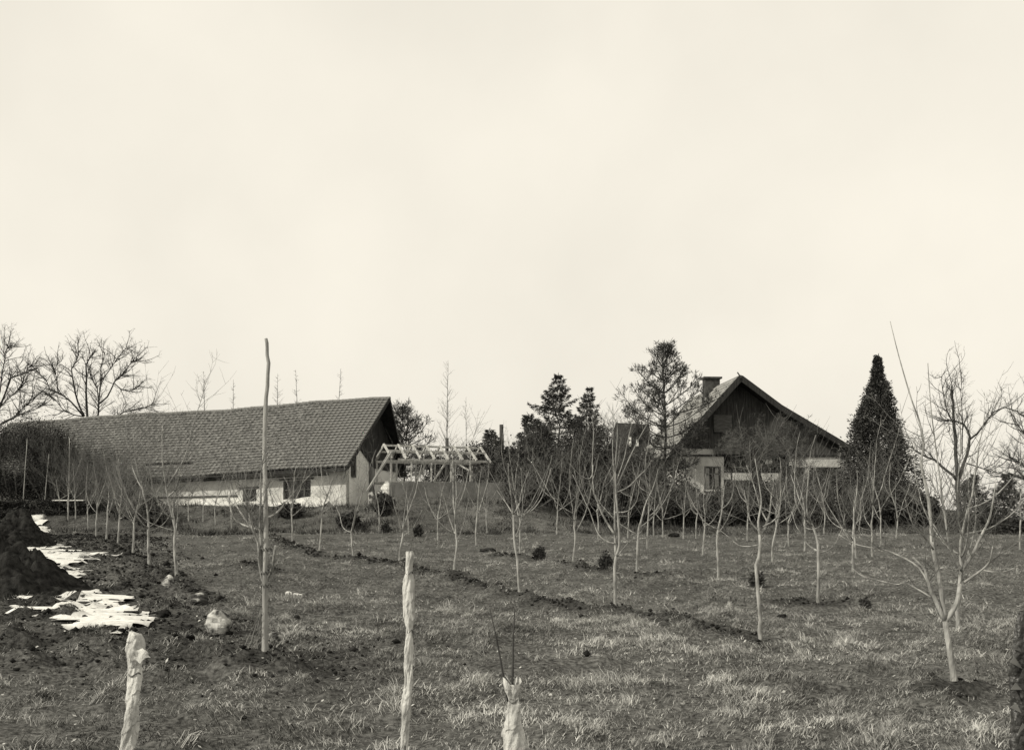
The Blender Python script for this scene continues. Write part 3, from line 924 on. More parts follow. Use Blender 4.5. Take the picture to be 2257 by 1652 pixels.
# eaves board and chimney
m1 = MB(); m1.beam(hp(LE[0] - .05, -.02, LE[1] - .07), hp(LE[0] - .05, HLEN, LE[1] - .07), .05, .16); m1.build('fascia', 'timber_grey', house)
cd = 5.2; cu = -.35
m1 = MB(); m1.prism([hp(cu - .55, cd, ZA - 2), hp(cu + .45, cd, ZA - 2), hp(cu + .45, cd + .8, ZA - 2), hp(cu - .55, cd + .8, ZA - 2)], (0, 0, 2.62)); ch = m1.build('chimney', 'brick', house)
m1 = MB(); m1.prism([hp(cu - .68, cd - .12, ZA + .62), hp(cu + .58, cd - .12, ZA + .62), hp(cu + .58, cd + .92, ZA + .62), hp(cu - .68, cd + .92, ZA + .62)], (0, 0, .12))
cp = m1.build('chimney_cap', 'brick', None); cp.data.transform(Matrix.Translation(-house.location)); cp.parent = ch
# dark outbuilding behind the spruces
ob = empty('outbuilding', P(1385, 1150, 84).xyz, 'dark low outbuilding with hipped roof between the spruces and the house', 'shed')
ob.location.z = hz(ob.location.x, 84)
def pq(px, py, Y): return P(px, py, Y)
m1 = MB(); a, b = 82.0, 88.0
vs = [pq(1336, 1006, a), pq(1440, 1006, a), pq(1440, 1006, b), pq(1340, 1006, b), pq(1357, 931, 85), pq(1430, 935, 85)]
for v in vs[2:4]: v.z = vs[0].z
m1.add(vs, [(0, 1, 5, 4), (1, 2, 5), (2, 3, 4, 5), (3, 0, 4), (0, 3, 2, 1)])
m1.build('roof', 'board_dark', ob)
m1 = MB(); z0 = ob.location.z - .3
q0 = [pq(1346, 1006, a + .4), pq(1432, 1006, a + .4), pq(1432, 1006, b - .4), pq(1350, 1006, b - .4)]
for v in q0: v.z = z0
m1.prism(q0, (0, 0, vs[0].z - z0 - .02)); m1.build('wall', 'panel_grey', ob)
for px in (1386, 1402):
    m1 = MB(); m1.prism([pq(px, 985, 82.9), pq(px + 5, 985, 82.9), pq(px + 5, 965, 83.35), pq(px, 965, 83.35)], (0, -.12, .08)); m1.build('roof_window', 'plaster', ob)

# ---------------------------------------------------------------- trees: generators
def rdir(rng, el, az): return Vector((math.cos(el) * math.cos(az), math.cos(el) * math.sin(az), math.sin(el)))
def grow(rng, p, d, L, r0, r1, seg, wob, up):
    pts = [p.copy()]; rad = [r0]; d = d.normalized()
    for k in range(seg):
        d = (d + Vector((rng.gauss(0, wob), rng.gauss(0, wob), rng.gauss(0, wob) + up))).normalized()
        p = p + d * (L / seg); pts.append(p.copy()); rad.append(r0 + (r1 - r0) * (k + 1) / seg)
    return pts, rad
def along(pts, f):
    x = f * (len(pts) - 1); i = min(int(x), len(pts) - 2); t = x - i
    return pts[i].lerp(pts[i + 1], t), (pts[i + 1] - pts[i]).normalized()
def whips(rng, mb, pts, rad, n, Lr, f0=.25, sides=4, up=.12, r=.0048, sub=True, fmax=1.0):
    for k in range(n):
        f = f0 + (fmax - f0) * rng.random()
        p, d = along(pts, f)
        side = Vector((rng.gauss(0, 1), rng.gauss(0, 1), rng.gauss(0, .3))).normalized()
        dd = (d * .6 + side * rng.uniform(.5, 1.1) + Vector((0, 0, rng.uniform(.0, .5)))).normalized()
        L = rng.uniform(*Lr)
        a, b = grow(rng, p, dd, L, r, r * .35, 5, .10, up)
        mb.tube(a, b, sides, False)
        if sub:
            for q in range(rng.randint(2, 4)):
                p2, d2 = along(a, rng.uniform(.15, .95))
                s2 = Vector((rng.gauss(0, 1), rng.gauss(0, 1), rng.gauss(0, .5))).normalized()
                a2, b2 = grow(rng, p2, d2 * .6 + s2 * .8, L * rng.uniform(.15, .45), r * .7, r * .3, 3, .1, .08)
                mb.tube(a2, b2, 3, False)
def fruit_tree(seed, base, fork_h, top_h, label, r=.026, limbs=None, detail=1.0, group='young orchard trees', lean=None):
    rng = random.Random(seed)
    e = empty('fruit_tree', base, label, 'fruit tree', group)
    tk = MB()
    dx = rng.gauss(0, .035) if lean is None else lean
    bend = rng.gauss(0, .028); ph = rng.random() * 6
    H2 = top_h - fork_h
    n = 8; pts = [base + Vector((0, 0, -.12))]
    for k in range(1, n + 1):
        f = k / n
        pts.append(base + Vector((dx * f + bend * math.sin(f * 4 + ph) * f, rng.gauss(0, .012), fork_h * f)))
    # the stem runs on into the crown as a thinner leader
    rr = [r * 1.35, r * 1.1] + [r * (1.05 - .22 * k / n) for k in range(2, n + 1)]
    lead, lr = grow(rng, pts[-1], Vector((rng.gauss(0, .22), rng.gauss(0, .22), 1)), H2 * rng.uniform(.55, 1.0), r * .78, r * .14, 9, .07, .06)
    m_ = len(lead)
    tk.tube(pts + lead[1:], rr + lr[1:], 7)
    cr = MB()
    whips(rng, cr, lead, lr, int(14 * detail), (.12 * H2, .45 * H2), .1, 3, .08, r * .13)
    nl = limbs or rng.randint(2, 6)
    habit = rng.uniform(.6, 1.25); side_ = rng.uniform(0, 6.28)
    a0 = rng.uniform(0, 6.28)
    # scaffold limbs leave the stem nearly level and sweep up in a J
    for k in range(nl):
        src = pts if (k < 2 or rng.random() < .35) else lead
        st, _ = along(src, rng.uniform(.80, 1.0) if src is pts else rng.uniform(.05, .40))
        az = a0 + k * 2 * PI / nl + rng.uniform(-.6, .6)
        el = rng.uniform(-.05, .6) if rng.random() < .5 else rng.uniform(.5, 1.2)
        L = H2 * rng.uniform(.4, 1.15) * (habit if math.cos(az - side_) > 0 else 2 - habit) ** .6
        a, b = grow(rng, st, rdir(rng, el, az), L, r * rng.uniform(.32, .6), r * .12, 11, .10, rng.uniform(.09, .25))
        tk.tube(a, b, 5)
        whips(rng, cr, a, b, max(4, int(rng.randint(8, 16) * detail)), (.12 * H2, .55 * H2), .12, 3, rng.uniform(.03, .14), r * .13)
    tk.build('trunk', 'bark_pale', e, True)
    cr.build('crown', 'twig_pale', e, True)
    return e
def traced_tree(seed, base, trunk, limbs, label, r=.034, whip=6, Y=None, group='young orchard trees', wl=(.35, .8), fmax=1.0):
    """trunk and limbs follow outlines read off the photograph at the tree's own distance, bending in depth too"""
    rng = random.Random(seed)
    e = empty('fruit_tree', base, label, 'fruit tree', group)
    Y = base.y
    tk = MB()
    pts = [P(x, y, Y) for x, y in trunk]
    off = base - pts[0]; off.y = 0
    pts = [p + off * (1 - k / (len(pts) - 1)) for k, p in enumerate(pts)]
    pts = [base - Vector((0, 0, .12))] + pts
    n = len(pts)
    tk.tube(pts, [r * .60 * (1.25 - .50 * k / n) for k in range(n)], 9)
    cr = MB()
    for li, (tr, r0, r1, nw) in enumerate(limbs):
        dz = rng.uniform(-.5, .5)
        pp = []; m = len(tr)
        for k, (x, y) in enumerate(tr):
            f = k / (m - 1)
            pp.append(P(x, y, Y + dz * f))
        # smooth resample
        q = []
        for k in range(m - 1):
            p0, p1, p2, p3 = pp[max(k - 1, 0)], pp[k], pp[k + 1], pp[min(k + 2, m - 1)]
            for t in (0, .33, .66):
                q.append(.5 * ((2 * p1) + (p2 - p0) * t + (2 * p0 - 5 * p1 + 4 * p2 - p3) * t * t + (3 * p1 - p0 - 3 * p2 + p3) * t ** 3))
        q.append(pp[-1])
        rad = [(r0 + (r1 - r0) * k / (len(q) - 1)) * .98 for k in range(len(q))]
        tk.tube(q, rad, 7)
        whips(rng, cr, q, rad, int(nw * 1.6), wl, .15, 3, .12, .0032, fmax=fmax)
    tk.build('trunk', 'bark_pale', e, True)
    cr.build('crown', 'twig_pale', e, True)
    return e
def old_tree(name, seed, base, H, label, cat, spread=.9, trunk_h=.3, r=.2, depth=4, mats=('bark_dark', 'twig_dark'), up=.05, nb=(3, 4), lean=(0, 0), group=None, ratio=.68, rmin=.005, wob=.10, el=(.5, 1.1)):
    rng = random.Random(seed)
    e = empty(name, base, label, cat, group)
    tk = MB(); cr = MB()
    th = H * trunk_h
    pts, rad = grow(rng, base - Vector((0, 0, .3)), Vector((lean[0], lean[1], 1)), th + .3, r * 1.15, r * .8, 7, .05, .03)
    tk.tube(pts, rad, 9)
    def br(p, d, L, r, k):
        seg = 7 if k > 2 else 5 if k > 0 else 4
        a, b = grow(rng, p, d, L, r, r * .45 if k else rmin * .6, seg, wob, up)
        (tk if k >= depth - 1 else cr).tube(a, b, 6 if k > 2 else 4 if k > 0 else 3, False)
        if k == 0: return
        for q in range(rng.randint(*nb) + (2 if k == 1 else 1)):
            f = rng.uniform(.3, 1.0) if q else 1.0
            p2, d2 = along(a, f)
            s = Vector((rng.gauss(0, 1), rng.gauss(0, 1), rng.gauss(0, .6))).normalized()
            dd = (d2 * .75 + s * spread).normalized()
            br(p2, dd, L * ratio * rng.uniform(.7, 1.2), max(rmin, r * .5 * (1.15 - .4 * f)), k - 1)
    nl = rng.randint(3, 5); a0 = rng.random() * 6
    for k in range(nl):
        p2, d2 = along(pts, rng.uniform(.75, 1.0))
        br(p2, rdir(rng, rng.uniform(*el), a0 + k * 2 * PI / nl), (H - th) * rng.uniform(.42, .55), r * .55, depth)
    tk.build('trunk', mats[0], e, True)
    cr.build('crown', mats[1], e, True)
    return e
def spruce(name, seed, base, H, R, label, dens=1.0, mat_='needles', z0=.06, cat='conifer', power=.85, bottom=0.12, group=None, open_=0.0, needle=.19):
    rng = random.Random(seed); nr = np.random.default_rng(seed)
    e = empty(name, base, label, cat, group)
    tk = MB(); n = 8
    tp = [base + Vector((rng.gauss(0, .02) * k, rng.gauss(0, .02) * k, -.2 + (H + .2) * k / n)) for k in range(n + 1)]
    tk.tube(tp, [max(.012, H * .016 * (1 - k / n)) for k in range(n + 1)], 7)
    tk.build('trunk', 'bark_dark', e, True)
    br = MB(); pos = []; nrm = []
    z = H * z0
    while z < H * .985:
        f = z / H
        Lw = R * (1 - f) ** power * (1 if f > bottom else .7 + .3 * f / bottom)
        nb_ = rng.randint(5, 7)
        a0 = rng.random() * 6
        for k in range(nb_):
            if rng.random() < open_: continue
            L = Lw * rng.uniform(.6, 1.2) + .06
            az = a0 + k * 2 * PI / nb_ + rng.uniform(-.3, .3)
            el = (-.30 + .75 * f) + rng.uniform(-.15, .15)
            p, _ = along(tp, min(.99, (z + .2) / (H + .2)))
            a, b = grow(rng, p, rdir(rng, el, az), L, .008 + .007 * L, .004, 5, .05, .05)
            br.tube(a, b, 3, False)
            m = int((14 + 95 * L) * dens)
            for q in range(m):
                t = rng.uniform(.15, 1) ** .8
                pp, dd = along(a, t)
                sp = .30 * L * (1.05 - t) + .04
                s = dd.cross(Vector((0, 0, 1))); s = s.normalized() if s.length > 1e-4 else Vector((1, 0, 0))
                o = s * rng.gauss(0, sp * .6) + Vector((0, 0, -abs(rng.gauss(0, .07 + sp * .2))))
                pos.append(pp + o); nv = (dd * .6 + s * (1 if o.dot(s) > 0 else -1) * .7); nrm.append((nv.x, nv.y, nv.z - .3))
        z += H * .038 * rng.uniform(.8, 1.25) + .04
    br.build('branches', 'twig_dark', e, True)
    leafcloud('crown', mat_, e, [tuple(p) for p in pos], nr, needle, nrm, 4.2, (.5, 1.5), .2, .62)
    return e
def pine(name, seed, base, H, label, tufts, group=None, cat='pine'):
    """open pine: whorls of rising branches ending in needle tufts"""
    rng = random.Random(seed); nr = np.random.default_rng(seed)
    e = empty(name, base, label, cat, group)
    tk = MB(); n = 8
    tp = [base + Vector((rng.gauss(0, .015) * k, rng.gauss(0, .015) * k, -.2 + (H + .2) * k / n)) for k in range(n + 1)]
    tk.tube(tp, [max(.02, H * .013 * (1 - .85 * k / n)) for k in range(n + 1)], 7)
    tk.build('trunk', 'bark_dark', e, True)
    br = MB(); pos = []; nrm = []
    def tuft(p, d, k):
        for q in range(k):
            v = (d * 1.0 + Vector((rng.gauss(0, .6), rng.gauss(0, .6), rng.gauss(0, .6)))).normalized()
            pos.append(p + Vector((rng.gauss(0, .07), rng.gauss(0, .07), rng.gauss(0, .07)))); nrm.append(tuple(v))
    tuft(tp[-1], Vector((0, 0, 1)), tufts)
    for zf, Lf, el in [(x[0], x[1], x[2]) for x in ((.94, .06, .8), (.88, .13, .6), (.81, .19, .5), (.74, .25, .42), (.67, .31, .35), (.61, .36, .25), (.55, .38, .18), (.49, .38, .1), (.43, .36, .0), (.37, .30, -.1), (.31, .24, -.15))]:
        a0 = rng.random() * 6
        nb_ = rng.randint(4, 6)
        for k in range(nb_):
            L = H * Lf * rng.uniform(.55, 1.0)
            st_, _ = along(tp, (zf * H + .2) / (H + .2))
            a, b = grow(rng, st_, rdir(rng, el, a0 + k * 6.28 / nb_ + rng.uniform(-.4, .4)), L, .035, .014, 6, .08, .10)
            br.tube(a, b, 4, False); tuft(a[-1], (a[-1] - a[-2]).normalized(), tufts)
            for q in range(int(2 + L * 2.8)):
                p2, d2 = along(a, rng.uniform(.35, .95))
                s = Vector((rng.gauss(0, 1), rng.gauss(0, 1), rng.gauss(0, .4) + .3)).normalized()
                a2, b2 = grow(rng, p2, d2 * .6 + s * .8, rng.uniform(.25, .6), .014, .008, 3, .06, .14)
                br.tube(a2, b2, 3, False); tuft(a2[-1], (a2[-1] - a2[-2]).normalized(), int(tufts * .8)); tuft(a2[1], (a2[-1] - a2[-2]).normalized(), tufts // 3)
    br.build('branches', 'bark_dark', e, True)
    leafcloud('crown', 'needles_pine', e, [tuple(p) for p in pos], nr, .23, nrm, 8, (.5, 1.5), 0, .7)
    return e
def leader_tree(name, seed, base, H, z0, R, label, mats=('twig_mid', 'twig_mid'), r=.05, n=40, cat='larch', group=None, el=.35):
    """bare tree with one leader and thin side twigs"""
    rng = random.Random(seed)
    e = empty(name, base, label, cat, group)
    tk = MB()
    tp, tr = grow(rng, base - Vector((0, 0, .3)), Vector((0, 0, 1)), H + .3, r, .008, 14, .012, .02)
    tk.tube(tp, tr, 6); tk.build('trunk', mats[0], e, True)
    cr = MB()
    for k in range(n):
        f = z0 + (1 - z0) * rng.random()
        p, d = along(tp, f)
        L = R * (1.12 - f) / (1.12 - z0) * rng.uniform(.5, 1.1)
        a, b = grow(rng, p, rdir(rng, el + rng.uniform(-.2, .3), rng.random() * 6.28), L, r * .16 + .002, .003, 5, .06, .08)
        cr.tube(a, b, 3, False)
        for q in range(rng.randint(2, 5)):
            p2, d2 = along(a, rng.uniform(.2, .95))
            s = Vector((rng.gauss(0, 1), rng.gauss(0, 1), rng.gauss(0, .7))).normalized()
            a2, b2 = grow(rng, p2, d2 * .6 + s * .8, L * rng.uniform(.15, .4), .004, .002, 3, .08, .04)
            cr.tube(a2, b2, 3, False)
    cr.build('crown', mats[1], e, True)
    return e
def shrub(name, seed, base, w, d, h, label, leaves=3500, stems=26, size=.11, mat_='leaf_dark', stem='twig_mid', cat='shrub', group=None, box=False, fill=.55):
    rng = random.Random(seed); nr = np.random.default_rng(seed)
    e = empty(name, base, label, cat, group)
    st = MB()
    for k in range(stems):
        az = rng.random() * 6.28
        p = base + Vector((math.cos(az) * w * .22 * rng.random(), math.sin(az) * d * .22 * rng.random(), -.1))
        dv = Vector((math.cos(az) * w * .45, math.sin(az) * d * .45, h * .9)).normalized()
        L = h * rng.uniform(.7, 1.12)
        a, b = grow(rng, p, dv + Vector((rng.gauss(0, .2), rng.gauss(0, .2), 0)), L, .014, .004, 6, .10, .04)
        st.tube(a, b, 4, False)
        whips(rng, st, a, b, 6, (.15 * h, .4 * h), .3, 3, .06, .005)
    st.build('stems', stem, e, True)
    if leaves:
        c = nr.normal(size=(60, 3)); c /= np.linalg.norm(c, axis=1)[:, None]
        c *= nr.uniform(.3, .95, 60)[:, None] ** fill
        if box: c = nr.uniform(-1, 1, (140, 3)) * np.array([.95, .9, .9])
        pos = c[nr.integers(0, len(c), leaves)] + nr.normal(size=(leaves, 3)) * (.16 if not box else .1)
        lab = pos * np.array([w / 2, d / 2, h / 2]) + np.array(base) + np.array([0, 0, h / 2])
        lab = lab[lab[:, 2] > base.z - .05]
        leafcloud('foliage', mat_, e, lab, nr, size, (lab - np.array(base)) * .3, 2.2, (.45, 1.6), 0, .3)
    return e
def column_conifer(seed, base, H, R, label):
    rng = random.Random(seed); nr = np.random.default_rng(seed)
    e = empty('cypress', base, label, 'conifer')
    tk = MB(); tk.tube([base - Vector((0, 0, .2)), base + Vector((0, 0, H * .5)), base + Vector((0, 0, H * .97))], [.2, .12, .02], 7)
    tk.build('trunk', 'bark_dark', e, True)
    # foliage sprays: clumps on the outside of a tapering column, each clump a fan hanging out and down
    P_, N_ = [], []
    nclump = 1700
    for k in range(nclump):
        f = 1 - math.sqrt(nr.random()) if k % 3 else nr.random() ** .6
        prof = (1 - f) ** 1.0 if f > .10 else (1 - f) ** 1.0 * (.8 + 2.0 * f)
        az = nr.random() * 2 * PI
        lob = float(fbm(np.array([math.cos(az) * 1.6 + 5]), np.array([math.sin(az) * 1.6 + f * 11]), 44, 3)[0])
        if lob < -.36: continue
        rr = R * prof * (0.86 + .85 * lob + nr.normal() * .09) + .05
        if math.sin(az * 5 + f * 40) > .88 and f < .8: continue
        if f > .84: rr *= .62
        c = np.array([math.cos(az) * rr, math.sin(az) * rr, f * H])
        nv = np.array([math.cos(az), math.sin(az), .25])
        m = int(40 * (1 - .4 * f))
        sc = .07 + .27 * (1 - f) ** .8
        off = nr.normal(size=(m, 3)) * np.array([.8, .8, 1.2]) * sc * .62
        P_.append(c + off - nv * abs(nr.normal(size=(m, 1))) * .15 * (1 - f)); N_.append(np.repeat(nv[None], m, 0) + off * .8)
        q = c * np.array([.55, .55, 1]); P_.append(q + nr.normal(size=(16, 3)) * (.04 + .24 * (1 - f))); N_.append(np.repeat(nv[None], 16, 0))
    pos = np.concatenate(P_) + np.array(base); nrm = np.concatenate(N_)
    keep = pos[:, 2] > base.z
    leafcloud('crown', 'needles', e, pos[keep], nr, .13, nrm[keep], 2.6, (.3, 2.2), 0, .45)
    return e

# ---------------------------------------------------------------- background trees
def gpt(px, Y): return on_ground(px, Y)
def top_h(px, py, Y): return EYE + (HY - py) * Y / F - gpt(px, Y).z
old_tree('fruit_tree', 35, gpt(70, 66), top_h(70, 890, 66), 'low crooked bare tree above the left end of the barn', 'bare tree', .9, .45, .14, 4, up=.0, nb=(2, 3), rmin=.009, el=(.1, .8))
for k, (px, top, R, lab) in enumerate([(452, 820, 1.1, 'bare larch top left of the other larches behind the barn'), (510, 835, .9, 'second bare larch from the left behind the barn ridge'),
        (611, 822, 1.2, 'bare larch just right of the tall pole behind the barn'), (660, 815, .8, 'slimmest bare larch top behind the barn ridge'), (738, 815, 1.1, 'rightmost bare larch top behind the barn ridge')]):
    leader_tree('larch_tree', 50 + k, gpt(px, 82), top_h(px, top, 82), .55, R, lab, ('bark_dark', 'twig_mid'), .07, 46, 'larch', 'bare larches behind the barn')
leader_tree('birch_tree', 60, gpt(983, 74), top_h(983, 800, 74), .3, 2.2, 'pale thin birch behind the timber frame', ('twig_mid', 'twig_mid'), .06, 60, 'birch', None, .7)
leader_tree('birch_tree', 61, gpt(1030, 76), top_h(1030, 875, 76), .3, 1.5, 'smaller pale birch right behind the timber frame', ('twig_mid', 'twig_mid'), .035, 36, 'birch', None, .7)
pine('pine_tree', 62, gpt(893, 62), top_h(893, 898, 62), 'young open pine beside the barn gable', 18)
# dead posts
def post(name, px, Y, top_px, top_py, r, label, m='bark_dark', cat='post', rt=None):
    b = gpt(px, Y)
    t = P(top_px, top_py, Y)
    e = empty(name, b, label, cat)
    m1 = MB(); rg = random.Random(px)
    pts = [b - Vector((0, 0, .2))] + [b.lerp(t, f) + Vector((rg.gauss(0, r * .15), rg.gauss(0, r * .15), 0)) for f in (.2, .4, .6, .8)] + [t]
    m1.tube(pts, [r * (1.15 - .3 * k / 5) if rt is None else r + (rt - r) * k / 5 for k in range(6)], 8)
    m1.build('shaft', m, e, True)
    return e
post('dead_trunk', 1106, 58, 1105, 935, .16, 'dead dark tree stump standing tall right of the timber frame', 'bark_dark', 'stump', .10)
post('dead_trunk', 985, 60, 985, 965, .10, 'short dark stump top showing above the timber frame', 'bark_dark', 'stump')
spruce('spruce_tree', 70, gpt(1082, 57), top_h(1080, 942, 57), 1.6, 'small spruce between timber frame and dead stump', .7)
spruce('spruce_tree', 71, gpt(1228, 56), top_h(1226, 822, 56), 4.3, 'tallest spruce of the dark thicket left of the house', 1.6, power=.98, open_=.05, needle=.15)
spruce('spruce_tree', 72, gpt(1297, 58), top_h(1295, 852, 58), 3.2, 'slim spruce standing close beside the tallest spruce', 1.5, power=1.0, open_=.05, needle=.15)
spruce('spruce_tree', 76, gpt(1176, 57), top_h(1176, 908, 57), 2.3, 'shorter ragged spruce left of the tallest spruce', 1.2, needle=.15, open_=.1)
spruce('spruce_tree', 77, gpt(1328, 55), top_h(1328, 985, 55), 1.9, 'low dark spruce right of the slim spruce', 1.3, needle=.15)
pine('pine_tree', 73, gpt(1466, 57), top_h(1443, 765, 57), 'tall open pine in front of the house chimney', 26)
leader_tree('bare_sapling', 74, gpt(1482, 56), top_h(1490, 860, 56), .35, 1.9, 'slender bare tree with pale stem beside the tall pine', ('twig_pale', 'twig_mid'), .07, 44, 'bare tree', None, .8)
old_tree('bare_tree', 75, gpt(1358, 55), top_h(1350, 860, 55), 'thin bare tree with forked twigs left of the pine', 'bare tree', .6, .42, .06, 3, ('twig_mid', 'twig_mid'), .08, (2, 3), rmin=.006)
old_tree('fruit_tree', 80, gpt(1690, 62), top_h(1640, 855, 62), 'gnarled old fruit tree in front of the house gable', 'bare tree', .95, .40, .13, 5, ('bark_dark', 'twig_mid'), .0, (3, 4), rmin=.006, ratio=.62, wob=.16, el=(.4, 1.2))
old_tree('fruit_tree', 81, gpt(1722, 66), top_h(1780, 868, 66), 'old fruit tree whose crown shows over the right roof slope', 'bare tree', .9, .5, .12, 5, ('bark_dark', 'twig_dark'), -.02, (3, 4), (.28, 0), rmin=.006, ratio=.6, wob=.15, el=(.2, .9))
column_conifer(90, gpt(1934, 55), top_h(1920, 786, 55), 2.25, 'tall dark pointed cypress right of the house')
spruce('spruce_tree', 91, gpt(2148, 52), top_h(2148, 1040, 52), 1.7, 'dark young spruce behind the old tree trunk at right', 1.3, power=1.0, needle=.12)
spruce('spruce_tree', 92, gpt(2216, 50), top_h(2216, 1045, 50), 1.7, 'young spruce near the right edge above the low hedge', 1.3, power=1.0, needle=.12)
# old fruit tree at right: dark leaning trunk with long crooked limbs
def limb_tree(seed, base, limbs, label, r, whipn, mats=('bark_dark', 'twig_dark'), name='fruit_tree', k=.72, wr=.010, wl=(.5, 1.7), up=.10):
    rng = random.Random(seed); e = empty(name, base, label, 'bare tree'); tk = MB(); cr = MB(); Y = base.y
    for li, (tr, r0, r1, nw) in enumerate(limbs):
        dz = rng.uniform(-1.2, 1.2) if li else 0
        r0 *= k; r1 *= k
        pp = [P(x, y, Y + dz * i_ / max(1, len(tr) - 1)) for i_, (x, y) in enumerate(tr)]
        if li == 0: pp[0] = base - Vector((0, 0, .3))
        q = []
        for i_ in range(len(pp) - 1):
            for t in (0, .5): q.append(pp[i_].lerp(pp[i_ + 1], t) + Vector((rng.gauss(0, r0 * .25), 0, rng.gauss(0, r0 * .25))))
        q.append(pp[-1])
        rad = [r0 + (r1 - r0) * i_ / (len(q) - 1) for i_ in range(len(q))]
        tk.tube(q, rad, 7)
        for j_ in range(int(nw * 1.1)):
            f = rng.uniform(.22, 1.0)
            p, d = along(q, f)
            side = Vector((rng.gauss(0, 1), rng.gauss(0, 1), rng.gauss(0, .7))).normalized()
            a, b = grow(rng, p, d * .8 + side * .75, rng.uniform(*wl), wr * 1.7, wr * .6, 7, .13, up)
            cr.tube(a, b, 4, False)
            whips(rng, cr, a, b, rng.randint(4, 7), (wl[0] * .35, wl[1] * .42), .2, 3, up * .6, wr * .62)
        whips(rng, cr, q, rad, nw // 2, (wl[0] * .5, wl[1] * .5), .3, 3, up, wr * .7)
    tk.build('trunk', mats[0], e, True); cr.build('crown', mats[1], e, True)
limb_tree(95, gpt(2116, 46), [
    ([(2116,1160),(2112,1100),(2110,1050),(2108,1000),(2104,940),(2100,890),(2098,850)], .16, .05, 16),
    ([(2113,1060),(2125,1020),(2135,985),(2138,960),(2125,935),(2100,925),(2080,928)], .10, .04, 16),
    ([(2137,968),(2155,955),(2172,930),(2190,908),(2215,898),(2240,905),(2262,920)], .06, .02, 12),
    ([(2108,1055),(2090,1040),(2060,1015),(2030,1000),(2010,985),(1995,980)], .09, .03, 14),
    ([(2130,1020),(2160,1030),(2190,1040),(2215,1045)], .04, .015, 10),
    ([(2100,930),(2085,900),(2078,860),(2075,830)], .04, .015, 10),
    ([(2120,1000),(2122,930),(2118,870),(2120,820)], .035, .01, 10)], 'old dark fruit tree with crooked limbs behind the front right tree', .16, 12)
limb_tree(96, gpt(2330, 40), [([(2330,1230),(2318,1150),(2300,1090),(2280,1065),(2258,1056),(2225,1045),(2205,1050)], .13, .04, 16),
    ([(2300,1090),(2280,1010),(2262,960),(2240,930)], .06, .02, 14), ([(2290,1075),(2260,1030),(2235,1010),(2222,1010)], .05, .015, 12)],
    'old tree leaning in at the right edge with drooping limbs', .13, 10)

z1 = lambda L: [(x * .2896, 717.3 + y * .2896) for x, y in L]
limb_tree(97, gpt(203, 78), [
    (z1([(690,1300),(690,900),(660,690),(660,500),(655,300),(720,190)]), .26, .05, 22),
    (z1([(645,690),(590,580),(560,450),(545,330),(600,220),(590,130)]), .14, .04, 22),
    (z1([(630,680),(540,580),(450,510),(380,490),(350,410),(260,330)]), .13, .03, 24),
    (z1([(690,800),(745,680),(755,570),(770,400),(770,300),(800,200)]), .15, .04, 22),
    (z1([(750,600),(820,540),(870,430),(930,370),(1000,280),(1090,240)]), .12, .03, 24),
    (z1([(755,590),(740,470),(690,390),(660,300)]), .09, .03, 14), (z1([(870,440),(930,490),(1000,500),(1060,450)]), .07, .02, 14),
    (z1([(640,690),(560,680),(480,640),(420,560),(370,520)]), .09, .03, 16), (z1([(700,760),(860,700),(960,650),(1060,640),(1170,590)]), .09, .03, 18),
    (z1([(450,510),(430,420),(420,330),(450,260)]), .07, .02, 14), (z1([(770,420),(840,330),(900,240),(960,170)]), .07, .02, 16)],
    'large spreading bare tree standing behind the barn roof', .26, 12, name='bare_tree', k=.52, wr=.016, wl=(.6, 2.0), up=.02)
limb_tree(98, gpt(-30, 72), [
    (z1([(-100,1300),(-90,900),(-60,700),(10,590),(80,400),(200,350),(240,300)]), .22, .03, 26),
    (z1([(-60,700),(0,500),(20,350),(40,220),(60,150)]), .12, .03, 26), (z1([(-80,800),(100,700),(200,600),(330,490)]), .11, .03, 24),
    (z1([(10,740),(120,690),(250,640),(330,600)]), .07, .02, 12), (z1([(-40,650),(60,560),(150,480),(190,430)]), .07, .02, 20)],
    'bare tree cut off by the left edge of the picture', .22, 12, name='bare_tree', k=.50, wr=.016, wl=(.6, 2.0), up=.01)
